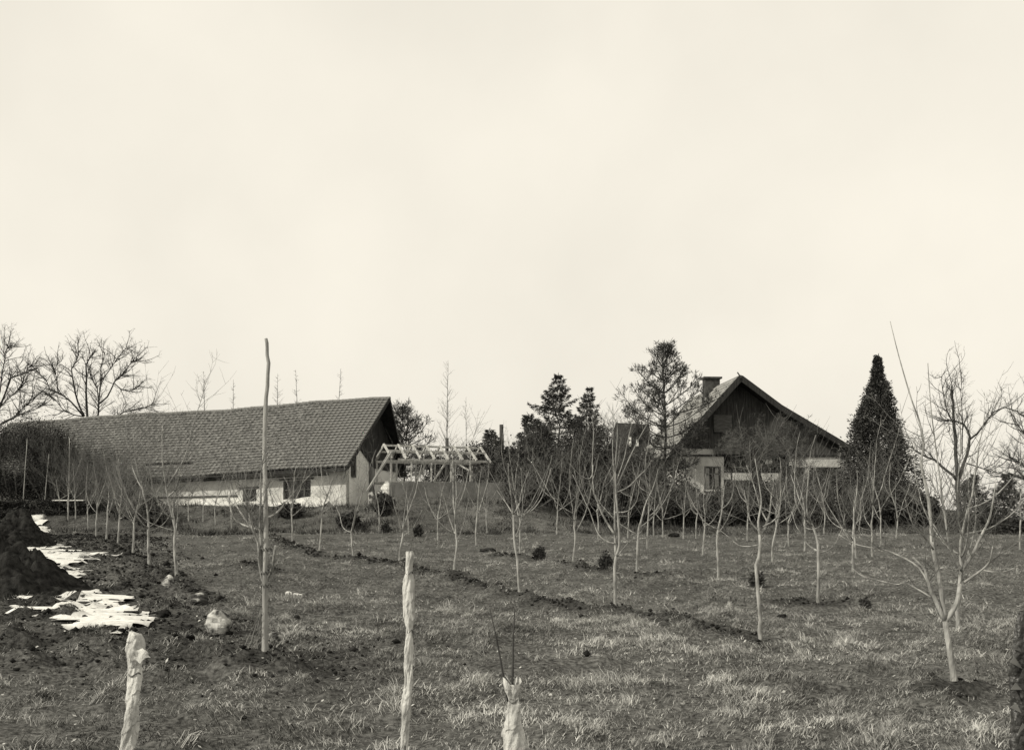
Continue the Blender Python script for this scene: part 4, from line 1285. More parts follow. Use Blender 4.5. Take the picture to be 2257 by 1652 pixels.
# shrubs round the house and in the thicket
SH = [(1180,54,1.6,1.3,1.9,'dark evergreen shrub under the left side of the tallest spruce'), (1215,52,2.0,1.6,1.5,'low dark shrub in front of the tallest spruce'), (1262,53,1.9,1.5,2.2,'dark shrub filling the gap between the two spruces'),
      (1312,54,1.9,1.6,2.7,'tall dark shrub right of the slim spruce'), (1352,53,1.8,1.5,2.0,'bushy dark shrub left of the pine trunk'), (1402,54,1.8,1.4,2.2,'dark shrub beneath the left roof corner of the house'),
      (1440,53,1.4,1.2,1.5,'round dark shrub at the foot of the pine'), (1512,55,1.2,1.1,1.5,'small dark bush right of the pine trunk'), (1560,55,1.7,1.2,1.15,'low bush below the house window'),
      (1610,56,1.7,1.3,1.5,'twiggy bush in front of the house porch'), (1660,57,1.8,1.4,1.6,'bush at the foot of the gnarled fruit tree'), (1722,57,1.8,1.4,1.8,'dark bush below the white porch panel'),
      (1782,56,2.0,1.5,1.9,'broad dark bush below the white wall band'), (1840,55,2.0,1.5,2.1,'tall dark bush left of the cypress'), (1980,53,2.0,1.5,1.6,'dark bush at the right foot of the cypress'),
      (1902,53,1.7,1.3,1.5,'low bush in front of the cypress'), (2030,54,1.4,1.2,1.2,'last dark bush right of the cypress'), (1125,53,1.3,1.1,1.3,'small twiggy bush below the dead stump'), (1152,57,1.8,1.3,3.0,'tall twiggy shrub between dead stump and tallest spruce'),
      (960,61,2.2,1.5,2.0,'dark bush seen through the left of the timber frame'), (1010,62,2.4,1.6,2.3,'dark bush seen through the middle of the timber frame'), (1052,60,2.2,1.5,2.4,'dark bush seen through the right posts of the timber frame'), (1478,61,2.2,1.6,2.9,'tall dark bush hiding the left corner of the house'),  (1145,50,1.6,1.3,1.5,'dark bush on the right slope of the grass bank'),
      (1090,52,1.2,1.0,.9,'low bush at the right foot of the grass bank'), (330,50.5,1.5,1.2,1.3,'dark bush in front of the barn below the dormer'), (270,52,1.5,1.2,1.5,'dark bush left of the barn dormer'), (768,47.6,.9,.8,.75,'dark bush on the bank at the barn corner'),
      (845,48.6,.8,.7,.9,'small dark bush on the bank below the timber frame'), (640,49.5,1.1,.8,.6,'low dark bush on the bank below the barn window')]
for k, (px, Y, w, d, h, lab) in enumerate(SH):
    big = 1.35 if k < 18 else 1.0
    shrub('shrub', 200 + k, gpt(px, Y), w * big, d * big, h * (1.75 if k < 7 else 1.3 if k < 18 else 1), lab, 6000 if k < 18 else 2600 if k != 18 else 900, 26, .15, group='dark shrubs round the farm')
# big bushes and trimmed hedge at the far left
shrub('ivy_bush', 240, gpt(45, 56), 4.8, 2.5, top_h(45, 930, 56), 'huge dark bush hiding the left end of the barn', 36000, 60, .095, cat='bush')
shrub('ivy_bush', 241, gpt(125, 55.5), 2.8, 2.0, top_h(125, 945, 55.5), 'tall twiggy bush in front of the left barn roof', 12000, 110, .085, stem='twig_mid', cat='bush')
shrub('ivy_bush', 242, gpt(215, 54), 3.2, 2.0, top_h(215, 985, 54), 'loose twiggy bush covering the lower left of the roof', 2600, 140, .09, stem='twig_mid', cat='bush')
hb = gpt(85, 53.2)
shrub('trimmed_hedge', 243, hb, 5.4, .9, .72, 'trimmed low hedge along the left behind the soil heap', 32000, 60, .10, box=True, cat='hedge')
shrub('trimmed_hedge', 244, gpt(2250, 45), 3.6, .8, .62, 'low dark hedge at the right end of the orchard', 22000, 40, .10, box=True, cat='hedge')
m1 = MB(); a = P(118, 1097, 53.2); a.z = hb.z + .715
zz = [(-.2, 0), (.6, .1), (1.5, -.05)]
for k in range(12):
    x = a.x + k * .13; y = 53.1
    m1.add([(x, y - .2, a.z), (x + .13, y - .2, a.z), (x + .13, y + .25, a.z), (x, y + .25, a.z), (x, y - .18, a.z + .03 + .015 * math.sin(k * 1.7)), (x + .13, y - .18, a.z + .03 + .015 * math.sin(k * 1.7 + 1.7)), (x + .13, y + .2, a.z + .06), (x, y + .2, a.z + .06)],
           [(3, 2, 1, 0), (4, 5, 6, 7), (0, 1, 5, 4), (2, 3, 7, 6)] + ([(3, 0, 4, 7)] if k == 0 else []) + ([(1, 2, 6, 5)] if k == 11 else []))
tag(m1.build('snow_strip', 'snow'), 'thin strip of snow lying on the trimmed hedge', 'snow')
post('wooden_stake', 50, 54.4, 60, 966, .022, 'tall pale leaning stake in front of the huge dark bush', 'pole_wood', 'stake')
post('wooden_stake', 97, 54.4, 108, 1000, .020, 'crooked pale stake leaning right beside the huge dark bush', 'pole_wood', 'stake')
post('wooden_stake', 151, 52, 153, 965, .016, 'straight thin stake at the far end of the left tree row', 'pole_wood', 'stake')
post('wooden_stake', 919, 43, 934, 1135, .025, 'thin leaning stick below the timber frame bank', 'twig_mid', 'stake')

# ---------------------------------------------------------------- orchard
for k, (px, py, fy, ty, lab) in enumerate(T):
    b = ground_at(px, py)
    Y = b.y
    fh = max(.45, (py - fy) * Y / F); th = (py - ty) * Y / F
    th = min(max(th, fh + 1.1), 4.4)
    fruit_tree(300 + k, b, fh, th, lab, r=(.025 if Y < 30 else .027) * (1.2 if px < 420 else 1.0), detail=(1.8 if px < 420 else 1.2) if Y < 35 else (1.6 if px < 420 else 1.0))
z5 = lambda L: [(1514 + x * .3343, 1100 + y * .3343) for x, y in L]
z4 = lambda L: [(996 + x * .3343, 1100 + y * .3343) for x, y in L]
z2 = lambda L: [(518 + x * .3344, 1100 + y * .3344) for x, y in L]
z3 = lambda L: [(1036 + x * .2896, 717.3 + y * .2896) for x, y in L]
# front right tree
traced_tree(401, ground_at(2103, 1530), z5([(1763,1285),(1745,1120),(1725,980),(1707,860),(1702,800)]), [
    (z5([(1702,800),(1655,700),(1610,600),(1580,500),(1565,455),(1530,420),(1490,380)]), .020, .006, 6),
    (z5([(1700,790),(1680,640),(1655,480),(1625,330),(1615,260),(1605,100)]) + [(2043,1080),(2030,1020),(2036,981),(2026,927),(2009,880),(1982,788),(1962,708)], .023, .003, 14),
    (z5([(1706,800),(1780,680),(1800,560),(1812,470),(1880,370),(1940,240),(1985,150)]) + [(2186,1120),(2195,1060)], .023, .005, 10),
    (z5([(1812,470),(1770,390),(1740,330),(1720,250),(1700,100)]) + [(2075,1080),(2062,980),(2052,900),(2045,800)], .013, .003, 12),
    (z5([(1830,545),(1950,460),(2000,400),(2015,310)]), .011, .004, 4), (z5([(1950,465),(2020,478),(2100,475),(2200,430)]), .006, .003, 2),
    (z5([(1610,645),(1520,590),(1430,550),(1380,560),(1250,530),(1150,500),(1095,455)]), .007, .003, 3),
    (z5([(1610,590),(1530,450),(1400,370),(1290,330),(1200,315),(1100,290),(1000,230)]), .008, .003, 4),
    (z5([(1625,330),(1560,240),(1500,180),(1460,80),(1440,0)]), .009, .003, 5),
    (z5([(1880,370),(1850,300),(1800,200),(1790,60)]) + [(2110,1080),(2118,960),(2105,860)], .010, .003, 10)],
    'nearest fruit tree at right with three limbs forking low', .040, wl=(.25, .6), fmax=.78)
# crooked tree
traced_tree(402, ground_at(1676, 1409), z5([(485,925),(478,860),(487,800),(472,650),(460,500),(456,430),(475,380),(483,300),(480,230)]), [
    (z5([(485,295),(440,305),(400,310),(340,300),(280,250),(200,190)]), .007, .003, 3),
    (z5([(481,240),(520,170),(545,90),(555,0)]) + [(1705,1068)], .018, .004, 6),
    (z5([(480,230),(470,150),(485,60),(490,0)]) + [(1672,1060),(1664,1010)], .015, .004, 7),
    ([(1692,1150),(1676,1120),(1668,1090),(1655,1050),(1645,1025)], .010, .003, 6), ([(1678,1175),(1655,1150),(1648,1120),(1640,1080)], .010, .003, 6),
    ([(1682,1160),(1712,1140),(1722,1100),(1735,1050)], .009, .003, 6)],
    'fruit tree with a crooked zigzag trunk in the middle of the front row', .033)
# central tree
traced_tree(403, ground_at(1356, 1347), z4([(1078,740),(1078,600),(1073,450),(1082,370)]), [
    (z4([(1085,370),(1105,300),(1100,180),(1090,60)]) + z3([(1110,1270),(1105,1100),(1110,1000),(1120,860),(1120,720)]), .022, .004, 8),
    (z4([(1080,380),(1074,200),(1073,0)]) + z3([(1095,1150),(1085,950),(1090,800)]), .018, .003, 7),
    (z4([(1073,230),(1020,150),(960,30)]) + z3([(1000,1400),(960,1320),(940,1250),(930,1050),(940,800),(925,700)]), .016, .003, 6),
    (z4([(1072,290),(1020,275),(960,220),(910,80),(880,20)]) + z3([(830,1240),(780,1130)]), .012, .003, 6),
    (z4([(1090,375),(1160,290),(1250,210)]), .007, .003, 3),
    (z3([(1108,1270),(1200,1230),(1280,1150),(1350,1080),(1380,1020)]), .011, .003, 5), (z3([(1115,1230),(1180,1080),(1250,930),(1330,780),(1420,640)]), .010, .003, 5),
    (z3([(1115,1180),(1170,1020),(1200,880),(1235,720)]), .009, .003, 5), (z3([(1105,1420),(1200,1410),(1270,1330),(1290,1180)]), .010, .003, 5),
    (z3([(935,1060),(930,1130),(900,1165),(830,1130),(760,1050)]), .007, .003, 3)],
    'big central fruit tree with twin stems and long straight shoots', .036)
# tree with gentle S bend
traced_tree(404, ground_at(1145, 1314), z4([(447,640),(440,520),(432,400),(415,310),(408,200),(406,100)]), [
    (z4([(406,100),(398,40),(395,0)]) + [(1122,1060),(1120,1020)], .016, .004, 8), (z4([(407,95),(440,40),(450,0)]) + [(1150,1080),(1165,1040)], .013, .004, 8),
    (z4([(408,110),(380,60),(340,0)]) + [(1095,1080)], .010, .003, 6), (z4([(408,120),(470,100),(530,70),(580,10)]) + [(1200,1080),(1215,1030)], .011, .003, 8),
    (z4([(415,250),(440,200),(460,120)]) + [(1152,1100),(1148,1030)], .010, .003, 7)],
    'fruit tree with gently bent pale trunk at the end of the soil ridge', .032)
# tree tied beside the tall pole
pb = ground_at(583, 1466)
traced_tree(405, pb + Vector((-.02, .14, 0)), z2([(195,1105),(196,900),(195,700),(192,560)]), [
    (z2([(192,560),(165,430),(155,290),(120,200),(90,60)]) + [(540,1090),(528,1060)], .020, .005, 8),
    (z2([(192,560),(185,400),(165,200),(170,0)]) + [(575,1050),(582,1000)], .018, .004, 8),
    (z2([(150,200),(60,170),(0,135)]) + [(508,1120),(504,1090)], .012, .004, 4),
    (z2([(165,300),(140,240),(60,120),(10,40)]) + [(512,1085)], .012, .004, 5),
    (z2([(195,560),(240,470),(255,400),(268,305)]), .018, .014, 0),
    (z2([(200,140),(260,100),(350,0)]) + [(670,1060),(690,1040)], .008, .003, 4), (z2([(215,120),(290,80),(330,20)]), .007, .003, 3)],
    'dark-stemmed fruit tree tied against the tall pole', .040, wl=(.25, .6))
e = empty('tall_pole', pb, 'tall bare wooden pole rising above the barn roof', 'pole')
m1 = MB(); Y = pb.y
tr = [(580,1482),(582,1400),(584,1300),(586,1200),(585,1100),(583,1000),(585,900),(590,850),(591,800),(588,765),(587,746)]
pp = [P(x, y, Y) for x, y in tr]; pp[0] = pb - Vector((0, 0, .3))
q = []
for k in range(len(pp) - 1):
    for t in (0, .5): q.append(pp[k].lerp(pp[k + 1], t))
q.append(pp[-1])
rp = random.Random(4); m1.tube([p_ + Vector((rp.gauss(0, .003), rp.gauss(0, .003), 0)) for p_ in q], [(.026 - .011 * k / (len(q) - 1)) * rp.uniform(.93, 1.07) for k in range(len(q))], 10); sh = m1.build('shaft', 'pole_wood', e, True)
for py in (1210, 1262, 1290):
    m1 = MB(); c = P(585, py, Y); n = 14
    m1.tube([c + Vector((.045 * math.cos(6.283 * k / n), .05 + .085 * math.sin(6.283 * k / n), .015 * math.sin(3 * k))) for k in range(n + 1)], .006, 5, False)
    m1.build('tie', 'string', e, True)
# bundle of dry stalks leaning at the pole
sb = ground_at(566, 1456); e = empty('stalk_bundle', sb, 'bundle of dry stalks leaning against the tall pole', 'stalks')
m1 = MB(); rg = random.Random(8)
for k in range(46):
    a = sb + Vector((rg.gauss(-.03, .06), rg.gauss(0, .05), -.02)); b = P(578 + rg.gauss(0, 3), 1370 + rg.uniform(-35, 40), Y) + Vector((0, rg.gauss(0, .03), 0))
    mid = a.lerp(b, .5) + Vector((rg.gauss(-.02, .02), rg.gauss(0, .02), 0))
    m1.tube([a, mid, b], [.004, .0035, .002], 4, False)
m1.build('stalks', 'straw', e, True)

# ---------------------------------------------------------------- wrapped saplings in the foreground
def wrapped(seed, Y, prof, label, m='wrap_white', stem_top=None, twigs=(), ties=(), folds=3, squash=.8, horns=0):
    """cloth sleeve: rings follow (centre x, y, half width) read off the picture at distance Y, with twisted folds"""
    rng = random.Random(seed)
    cx, cy = prof[-1][0], prof[-1][1]
    base = Vector(((cx - CX) * Y / F, Y, 0)); base.z = hz(base.x, Y)
    e = empty('wrapped_sapling', base, label, 'wrapped sapling', 'saplings wrapped in cloth')
    pr = sorted(prof, key=lambda p: p[1])
    ybase = HY - (base.z - EYE) * F / Y
    if pr[-1][1] < ybase: pr.append((pr[-1][0], ybase + 12, pr[-1][2]))
    yy = np.array([p[1] for p in pr]); xx = np.array([p[0] for p in pr]); ww = np.array([p[2] for p in pr])
    n = 48; rows = 230; vs = []; fs = []
    ys_ = np.linspace(yy[0], yy[-1], rows)
    for k, y in enumerate(ys_):
        x = np.interp(y, yy, xx); w = np.interp(y, yy, ww)
        c = P(x, y, Y); R = w * Y / F
        for j in range(n):
            a = 2 * PI * j / n
            tw = y * .035
            f = 1 + .16 * math.sin(folds * a + tw) + .09 * math.sin((folds + 2) * a - tw * 1.7 + seed) + .05 * math.sin(7 * a + y * .11)
            f += .16 * float(vnoise(np.array([a * 2.2]), np.array([y * .06]), seed)[0])
            cn = float(vnoise(np.array([math.cos(a) * 1.8 + y * .045]), np.array([math.sin(a) * 1.8 - y * .03]), seed + 9)[0])
            f -= .50 * max(0, .14 - abs(cn))
            f += .15 * ((a / (2 * PI) + y / 66.0 + .3 * cn) % 1.0) - .07          # lapped edge of the cloth strip winding round
            zj = 0
            if k < 4 and horns: zj = horns * math.sin(2 * a + .5) * (4 - k) / 4
            vs.append((c.x + R * f * math.cos(a), c.y + R * f * squash * math.sin(a), c.z + zj + rng.gauss(0, .0008)))
    for k in range(rows - 1):
        for j in range(n):
            j2 = (j + 1) % n
            fs.append((k * n + j, k * n + j2, (k + 1) * n + j2, (k + 1) * n + j))
    m1 = MB(); m1.add(vs, fs)
    if not horns: m1.f.append(tuple(range(n)))
    m1.build('wrap', m, e, True)
    m1 = MB(); top = P(xx[0], yy[0] + 12, Y)
    m1.tube([base - Vector((0, 0, .1)), base.lerp(top, .5), top], [.014, .012, .009], 7); m1.build('stem', 'bark_pale', e, True)
    for tr, r0 in twigs:
        m1 = MB(); pp = [P(x, y, Y) for x, y in tr]
        m1.tube(pp, [r0 * (1 - .55 * k / (len(pp) - 1)) for k in range(len(pp))], 6); m1.build('twig', 'twig_mid' if r0 < .0065 else 'twig_dark', e, True)
    for y in ties:
        x = np.interp(y, yy, xx); w = np.interp(y, yy, ww) * 1.06; c = P(x, y, Y); R = w * Y / F
        m1 = MB(); m1.tube([c + Vector((R * math.cos(6.283 * k / 16), R * squash * math.sin(6.283 * k / 16), .01 * math.sin(k))) for k in range(17)], .0035, 5, False)
        m1.build('tie', 'string', e, True)
    return e
zz1 = lambda x0, x1, y: ((x0 + x1) / 2 * .3344, 1100 + y * .3344, (x1 - x0) / 2 * .3344)
left = wrapped(1, 5.6, [zz1(852,868,868), zz1(850,935,890), zz1(838,948,930), zz1(830,952,985), zz1(838,950,1030), zz1(850,935,1075), zz1(855,925,1110), zz1(848,926,1160), zz1(836,926,1230), zz1(826,926,1320), zz1(822,915,1400), zz1(818,912,1500), zz1(800,890,1600), zz1(788,878,1660)],
    'thick sapling wrapped in pale cloth with a knotted top, far left', ties=(1100 + 1150 * .3344,), folds=2)
# hanging flap of the left wrap: a crumpled corner of cloth
m1 = MB(); Y = 5.52; n = 9
c00, c10, c11, c01 = [P(x * .3344, 1100 + y * .3344, Y + dy) for x, y, dy in ((845,985,0), (972,990,-.01), (992,1060,-.035), (868,1062,-.01))]
g_ = []
for i_ in range(n):
    for j in range(n):
        u_, v_ = j / (n - 1), i_ / (n - 1)
        p = c00.lerp(c10, u_).lerp(c01.lerp(c11, u_), v_)
        p = p + Vector((0.004 * math.sin(7 * v_), -.012 * math.sin(u_ * 8 + v_ * 3) - .02 * u_ * v_, -.022 * u_ * v_ * math.sin(u_ * 5) + .006 * math.sin(u_ * 11)))
        g_.append(p)
m1.add(g_ + [p + Vector((0, .004, 0)) for p in g_], [(i_ * n + j, i_ * n + j + 1, (i_ + 1) * n + j + 1, (i_ + 1) * n + j) for i_ in range(n - 1) for j in range(n - 1)] + [(n * n + i_ * n + j, n * n + (i_ + 1) * n + j, n * n + (i_ + 1) * n + j + 1, n * n + i_ * n + j + 1) for i_ in range(n - 1) for j in range(n - 1)])
m1.build('flap', 'wrap_white', left, True)
zz2 = lambda c, w, y: (518 + c * .3344, 1100 + y * .3344, w / 2 * .3344)
wrapped(2, 6.2, [zz2(1152,46,340), zz2(1153,60,365), zz2(1149,52,400), zz2(1147,46,450), zz2(1148,46,485), zz2(1145,62,540), zz2(1143,66,600), zz2(1144,74,700), zz2(1146,72,780), zz2(1149,54,830), zz2(1151,34,868), zz2(1148,50,920), zz2(1146,58,970), zz2(1144,52,1060), zz2(1144,46,1150), zz2(1143,44,1210), zz2(1134,60,1280), zz2(1126,72,1350), zz2(1126,70,1410), zz2(1126,58,1460), zz2(1120,48,1550), zz2(1114,42,1640), zz2(1112,40,1700)],
    'tall thin sapling twisted in white cloth, middle of the foreground', ties=(1100 + 868 * .3344, 1100 + 485 * .3344), folds=2, twigs=[([(903,1222),(906,1205),(908,1180)], .003)])
zz4 = lambda a, b, y: (996 + (a + b) / 2 * .3343, 1100 + y * .3343, (b - a) / 2 * .3343)
wrapped(3, 6.3, [zz4(336,446,1206), zz4(346,442,1250), zz4(368,440,1300), zz4(376,446,1335), zz4(374,454,1370), zz4(362,456,1430), zz4(350,462,1490), zz4(342,472,1550), zz4(336,484,1610), zz4(332,494,1670)],
    'short sapling in a flared white sack with two twigs sticking out', ties=(1100 + 1325 * .3343,), folds=3, horns=.035,
    twigs=[(z4([(372,1330),(350,1230),(320,1050),(290,900),(250,720)]), .008), (z4([(402,1330),(400,1220),(402,1050),(405,900),(415,720)]), .009)])
pR = [(2252,1345,4), (2249,1365,8), (2246,1400,11), (2244,1450,14), (2243,1500,15), (2244,1560,16), (2245,1610,17), (2246,1660,18)]
we = wrapped(4, 5.0, pR, 'sapling wrapped in dark crumpled sheeting, cut by the right edge', 'wrap_dark', folds=2)
rr = random.Random(1)
for k in range(9):                                  # loose folded corners of the sheeting
    y = 1430 + 24 * k + rr.uniform(-8, 8); Yw = 5.0
    c = P(2244 + rr.uniform(-3, 3), y, Yw - .03)
    sx = rr.choice((-1, -1, 1)); q_ = rr.uniform(.4, 1.25)
    a = c + Vector((sx * rr.uniform(.005, .025), -.005, .030 * q_)); b_ = c + Vector((sx * .040, -.004, rr.uniform(-.02, .02))); d_ = c + Vector((-sx * .010 * q_, -.020, -.040 * q_))
    m1 = MB(); m1.prism([a, b_, d_], (0, .004, 0)); m1.build('fold', 'wrap_strip' if k % 2 else 'wrap_dark', we)

# ---------------------------------------------------------------- soil heaps, stones, clods
def lump(name, base, rx, ry, h, seed, m, label, cat, group=None, n=40, rough=.28, sharp=1.2):
    e = MB(); X = np.linspace(-1.25, 1.25, n); gx_, gy_ = np.meshgrid(X, X)
    r = np.hypot(gx_, gy_)
    wx, wy = base.x + gx_ * rx, base.y + gy_ * ry
    hh = np.clip(1 - r ** sharp, -.3, 1) * h
    nn = fbm(wx * 1.8 + seed, wy * 1.8, seed, 5)
    hh = hh + (nn * rough * h * 2.0 + .22 * fbm(wx * 7, wy * 7, seed + 3, 3)) * np.clip(1.2 - r, 0, 1)
    zz_ = height(wx, wy) + np.where(r > 1.05, -.06, hh)
    vs = np.stack([wx, wy, zz_], -1).reshape(-1, 3)
    i_ = np.arange(n - 1)[:, None] * n + np.arange(n - 1)[None]
    f_ = np.stack([i_, i_ + 1, i_ + n + 1, i_ + n], -1).reshape(-1, 4)
    e.add(vs.tolist(), f_.tolist())
    return tag(e.build(name, m, None, True), label, cat, group)
h1 = px_plane(28, 1208); lump('soil_heap', Vector((h1[0], h1[1], 0)), 1.15, 1.8, 1.22, 3, 'soil', 'tall heap of dark dug soil at the left edge', 'soil heap', 'heaps of dug soil', 70, .3, 1.1)
h2 = px_plane(48, 1312); lump('soil_heap', Vector((h2[0], h2[1], 0)), 1.05, 1.5, .60, 5, 'soil', 'low broad heap of dark soil in front, ringed by snow', 'soil heap', 'heaps of dug soil', 80, .3, 1.0)
h3 = px_plane(-20, 1262); lump('soil_heap', Vector((h3[0], h3[1], 0)), 1.1, 2.2, .85, 9, 'soil', 'middle dark soil heap cut by the left edge', 'soil heap', 'heaps of dug soil', 70, .3, 1.0)
def rock(px, py, w, h, seed, label, m='stone', cat='stone', group='stones on the dug earth', name='stone'):
    b = ground_at(px, py); Y = b.y; rx = w / 2 * Y / F; rz = h * Y / F * .62
    e = MB(); n, mrow = 26, 18; rg = np.random.default_rng(seed); vs = []
    for i_ in range(mrow + 1):
        ph = PI * i_ / mrow
        for j in range(n):
            a = 2 * PI * j / n
            d = np.array([math.sin(ph) * math.cos(a), math.sin(ph) * math.sin(a), math.cos(ph)])
            k = 1 + .42 * float(fbm(np.array([d[0] * 1.3 + d[2] * .9 + seed]), np.array([d[1] * 1.3 + d[2] * 1.7]), seed, 4)[0])
            vs.append((b.x + d[0] * rx * k, b.y + d[1] * rx * .9 * k, b.z + rz * .55 + d[2] * rz * k))
    fs = [(i_ * n + j, (i_ + 1) * n + j, (i_ + 1) * n + (j + 1) % n, i_ * n + (j + 1) % n) for i_ in range(mrow) for j in range(n)]
    e.add(vs, fs)
    return tag(e.build(name, m), label, cat, group)
rock(482,1388,54,48,31,'largest pale stone between the snow and the tall pole')
rock(440,1338,44,26,22,'dark-sided stone just behind the largest pale stone')
rock(372,1300,28,30,3,'upright pale stone below the nearest left row tree')
rock(606,1424,36,20,4,'flat pale stone right of the tall pole foot')
rock(196,1306,18,16,5,'small stone lying at the edge of the snow streak')
rock(362,1360,34,16,6,'dark clod of earth left of the largest pale stone', 'clod', 'clod', None, 'soil_clod')
rock(420,1425,26,14,7,'lone dark clod below the largest pale stone', 'clod', 'clod', None, 'soil_clod')
rock(653,1360,16,12,8,'dark upright sod right of the pole', 'clod', 'clod', None, 'soil_clod')
rock(856,1098,34,30,11,'white boulder on the bank left below the timber frame', 'plaster', 'stone', None)
rock(838,1108,14,26,12,'narrow pale block beside the white boulder', 'stone', 'stone', None)
rock(818,1112,14,26,13,'leftmost pale block in the rubble below the barn gable', 'stone', 'stone', None)
rock(1485,1183,26,9,14,'dark flat molehill in front of the pine trunk', 'clod', 'clod', None, 'soil_clod')
rock(1723,1357,20,8,15,'small dark molehill on the grass right of the crooked tree', 'clod', 'clod', None, 'soil_clod')
rock(1075,1215,34,10,16,'dark molehill below the small spruce', 'clod', 'clod', None, 'soil_clod')
rock(1850,1530,60,14,17,'low dark mound of turf left of the nearest right tree', 'clod', 'clod', None, 'soil_clod') if False else None
# white cloth hung on a stub beside the dead trunk
cb = gpt(1116, 55); e = empty('white_cloth', cb, 'white sheet hung over a stub below the dead trunk', 'cloth')
m1 = MB(); tp = P(1118, 1030, 55); rg = random.Random(3)
vs = [tp]; 
for k in range(9):
    a = 2 * PI * k / 9; vs.append(tp + Vector((math.cos(a) * (.28 + .08 * rg.random()), .2 * math.sin(a), -.62 - .22 * rg.random())))
m1.add(vs, [(0, 1 + k, 1 + (k + 1) % 9) for k in range(9)]); m1.build('sheet', 'cloth_white', e)
m1 = MB(); m1.tube([cb - Vector((0, 0, .2)), tp - Vector((0, 0, .03))], .05, 7); m1.build('stub', 'bark_dark', e)
# small dark seedlings in the grass
for k, (px, py, w, h, lab) in enumerate([(1190,1234,26,32,'little round conifer seedling in the open grass'), (1336,1258,26,40,'leaning juniper seedling at the end of the second soil ridge'), (1907,1348,16,22,'dark tuft alone in the grass right of the straight tree'),
        (1668,1303,26,34,'leafy tuft behind the crooked trunk'), (796,1172,16,18,'dark little bush below the white boulder, leftmost of three'), (850,1176,18,18,'dark little bush below the timber frame, middle of three'), (921,1183,16,24,'dark little bush below the timber frame, rightmost of three')]):
    b = ground_at(px, py); s = b.y / F
    shrub('seedling', 500 + k, b, w * s, w * s, h * s, lab, 420, 7, .05 * (b.y / 22) + .02, 'needles', 'twig_dark', 'seedling', 'small dark seedlings in the grass')

# ---------------------------------------------------------------- grass and clods (uncountable)
def wedge(n, y0, y1, rng, margin=.6):
    """points spread evenly over the meadow between two distances"""
    y = np.sqrt(rng.uniform(y0 * y0, y1 * y1, n)); hw_ = y * .47 + margin
    return rng.uniform(-1, 1, n) * hw_, y
def grass(name, n, y0, y1, L, wd, seed, seg, label, clump=.5, lean=(.5, 1.25), tone=(.03, .26), per=14):
    rng = np.random.default_rng(seed)
    nc = n // per
    cx_, cy_ = wedge(nc, y0, y1, rng)
    den = fbm(cx_ * .9, cy_ * .9, seed, 3) * 1.2 + .62
    den = den * (1 - .80 * soil_mask(cx_, cy_)) * (1 - .75 * np.clip(ridge_mask(cx_, cy_), 0, 1)) * (1 - .8 * soil_shade_spots(cx_, cy_))
    tus_ = np.clip(fbm(cx_ * 3.4, cy_ * 2.6, 14, 3) + .05, 0, 1)
    den = den * (.55 + 1.5 * tus_)
    k = (rng.random(nc) < den) & ~in_snow(cx_, cy_)
    cx_, cy_ = cx_[k], cy_[k]; nc = len(cx_)
    caz = rng.uniform(0, 2 * PI, nc) * .6 + 2.5 * vnoise(cx_ * .7, cy_ * .7, 9) * 3
    ct = np.clip(.50 + .62 * fbm(cx_ * .8, cy_ * .8, seed + 5, 3) + rng.normal(0, .16, nc) - .10 * sstep(1.5, -2.5, cx_) * sstep(22, 14, cy_), 0, 1)
    ct = np.clip(ct + .45 * tus_[k] - .08, 0, 1)
    cl = rng.uniform(.5, 1.35, nc) * (.8 + 1.0 * tus_[k])
    x = np.repeat(cx_, per) + rng.normal(0, clump * L, nc * per); y = np.repeat(cy_, per) + rng.normal(0, clump * L, nc * per)
    m = len(x)
    az = np.repeat(caz, per) + rng.normal(0, 1.0, m)
    el = rng.uniform(lean[0], lean[1], m)             # angle from vertical
    ln = L * np.repeat(cl, per) * rng.uniform(.5, 1.3, m)
    z = height(x, y) - .01
    dx, dy = np.cos(az), np.sin(az)
    p0 = np.stack([x, y, z], 1)
    e1 = el * .55; e2 = el * 1.15
    d1 = np.stack([dx * np.sin(e1), dy * np.sin(e1), np.cos(e1)], 1)
    d2 = np.stack([dx * np.sin(e2), dy * np.sin(e2), np.cos(e2)], 1)
    p1 = p0 + d1 * (ln * .55)[:, None]; p2 = p1 + d2 * (ln * .55)[:, None]
    a2 = rng.uniform(0, PI, m)
    w = np.stack([np.cos(a2), np.sin(a2), np.zeros(m)], 1) * (wd * rng.uniform(.6, 1.4, m))[:, None] * .5
    tone_ = tone[0] + (tone[1] - tone[0]) * np.clip(np.repeat(ct, per) * .75 + rng.normal(.1, .17, m), 0, 1) ** 1.5
    if seg == 2:
        v = np.stack([p0 - w, p0 + w, p1 + w * .8, p1 - w * .8, p2], 1).reshape(-1, 3)
        b = np.arange(m) * 5
        f = np.stack([b, b + 1, b + 2, b + 3, b + 3, b + 2, b + 4], 1).ravel()
        lt = np.tile([4, 3], m); sh_ = np.repeat(tone_, 5)
    else:
        v = np.stack([p0 - w, p0 + w, p2], 1).reshape(-1, 3); f = np.arange(m * 3); lt = np.full(m, 3); sh_ = np.repeat(tone_, 3)
    o = mesh_np(name, v, f, lt, 'grass', None, sh_)
    return tag(o, label, 'grass', kind='stuff')
grass('meadow_grass', 640000, 6.2, 15, .055, .0045, 1, 2, 'matted winter grass covering the foreground meadow', .6, (.7, 1.5), (.025, .85), 12)
grass('meadow_grass', 330000, 15, 30, .075, .009, 2, 1, 'matted winter grass between the orchard trees', .6, (.7, 1.45), (.04, .70))
grass('meadow_grass', 190000, 30, 56, .10, .016, 3, 1, 'short winter grass at the far end of the orchard', .6, (.7, 1.45), (.04, .62))
grass('dead_grass', 52000, 6.2, 17, .12, .005, 4, 2, 'long pale dead grass tufts lying in the near meadow', .35, (1.0, 1.6), (.16, .75), 22)
lr_ = np.random.default_rng(91)
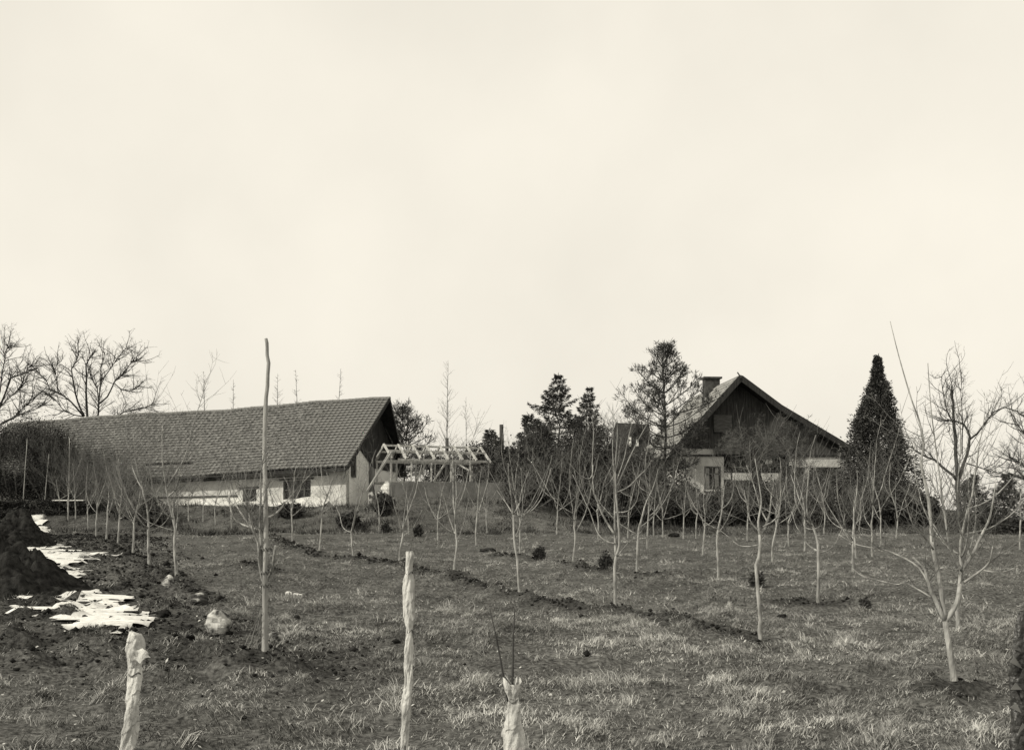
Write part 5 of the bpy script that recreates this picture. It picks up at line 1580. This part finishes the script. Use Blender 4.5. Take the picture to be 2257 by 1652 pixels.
x, y = wedge(5200, 6.4, 24, lr_); kk = ~in_snow(x, y); x, y = x[kk], y[kk]; n = len(x)
z = height(x, y) + lr_.uniform(.008, .035, n); az = lr_.uniform(0, 6.28, n); sz = lr_.uniform(.008, .022, n)
d1 = np.stack([np.cos(az), np.sin(az), lr_.normal(0, .35, n)], 1) * sz[:, None]; d2 = np.stack([-np.sin(az), np.cos(az), lr_.normal(0, .35, n)], 1) * (sz * lr_.uniform(.3, .8, n))[:, None]
c0 = np.stack([x, y, z], 1)
v = np.stack([c0 - d1, c0 + d2, c0 + d1, c0 - d2], 1).reshape(-1, 3)
tag(mesh_np('leaf_litter', v, np.arange(n * 4), np.full(n, 4), 'grass', None, np.repeat(lr_.uniform(.05, .7, n) ** 1.3, 4)), 'dead leaves and straw bits scattered over the near turf', 'litter', kind='stuff')
grass('bank_grass', 60000, 44, 54, .26, .03, 6, 1, 'rough dark grass on the banks below barn and frame', .5, (.3, 1.2), (.015, .20))
rng = np.random.default_rng(77)
cb_ = MB(); cnt = 0
ico = [(0, 0, 1), (.9, 0, .3), (.28, .85, .3), (-.72, .52, .3), (-.72, -.52, .3), (.28, -.85, .3), (0, 0, -.7)]
icf = [(0, 1, 2), (0, 2, 3), (0, 3, 4), (0, 4, 5), (0, 5, 1), (6, 2, 1), (6, 3, 2), (6, 4, 3), (6, 5, 4), (6, 1, 5)]
x, y = wedge(200000, 6.5, 44, rng)
pm = np.maximum(soil_mask(x, y) * .55, ridge_mask(x, y) ** 2)
k = (rng.random(len(x)) < pm * .75) & ~in_snow(x, y)
x, y = x[k], y[k]; z = height(x, y)
n = len(x); s = rng.gamma(1.6, .0065, n) * (0.8 + y * .03) + .006
ic = np.array(ico)
v = ic[None] * s[:, None, None] * rng.uniform(.6, 1.3, (n, 7, 1)) * np.array([1, 1, .75])
v = v + np.stack([x, y, z + s * .2], 1)[:, None]
f = (np.array(icf)[None] + (np.arange(n) * 7)[:, None, None]).ravel()
tag(mesh_np('soil_crumbs', v.reshape(-1, 3), f, np.full(n * 10, 3), 'clod'), 'crumbled clods of dark dug earth', 'soil', kind='stuff')
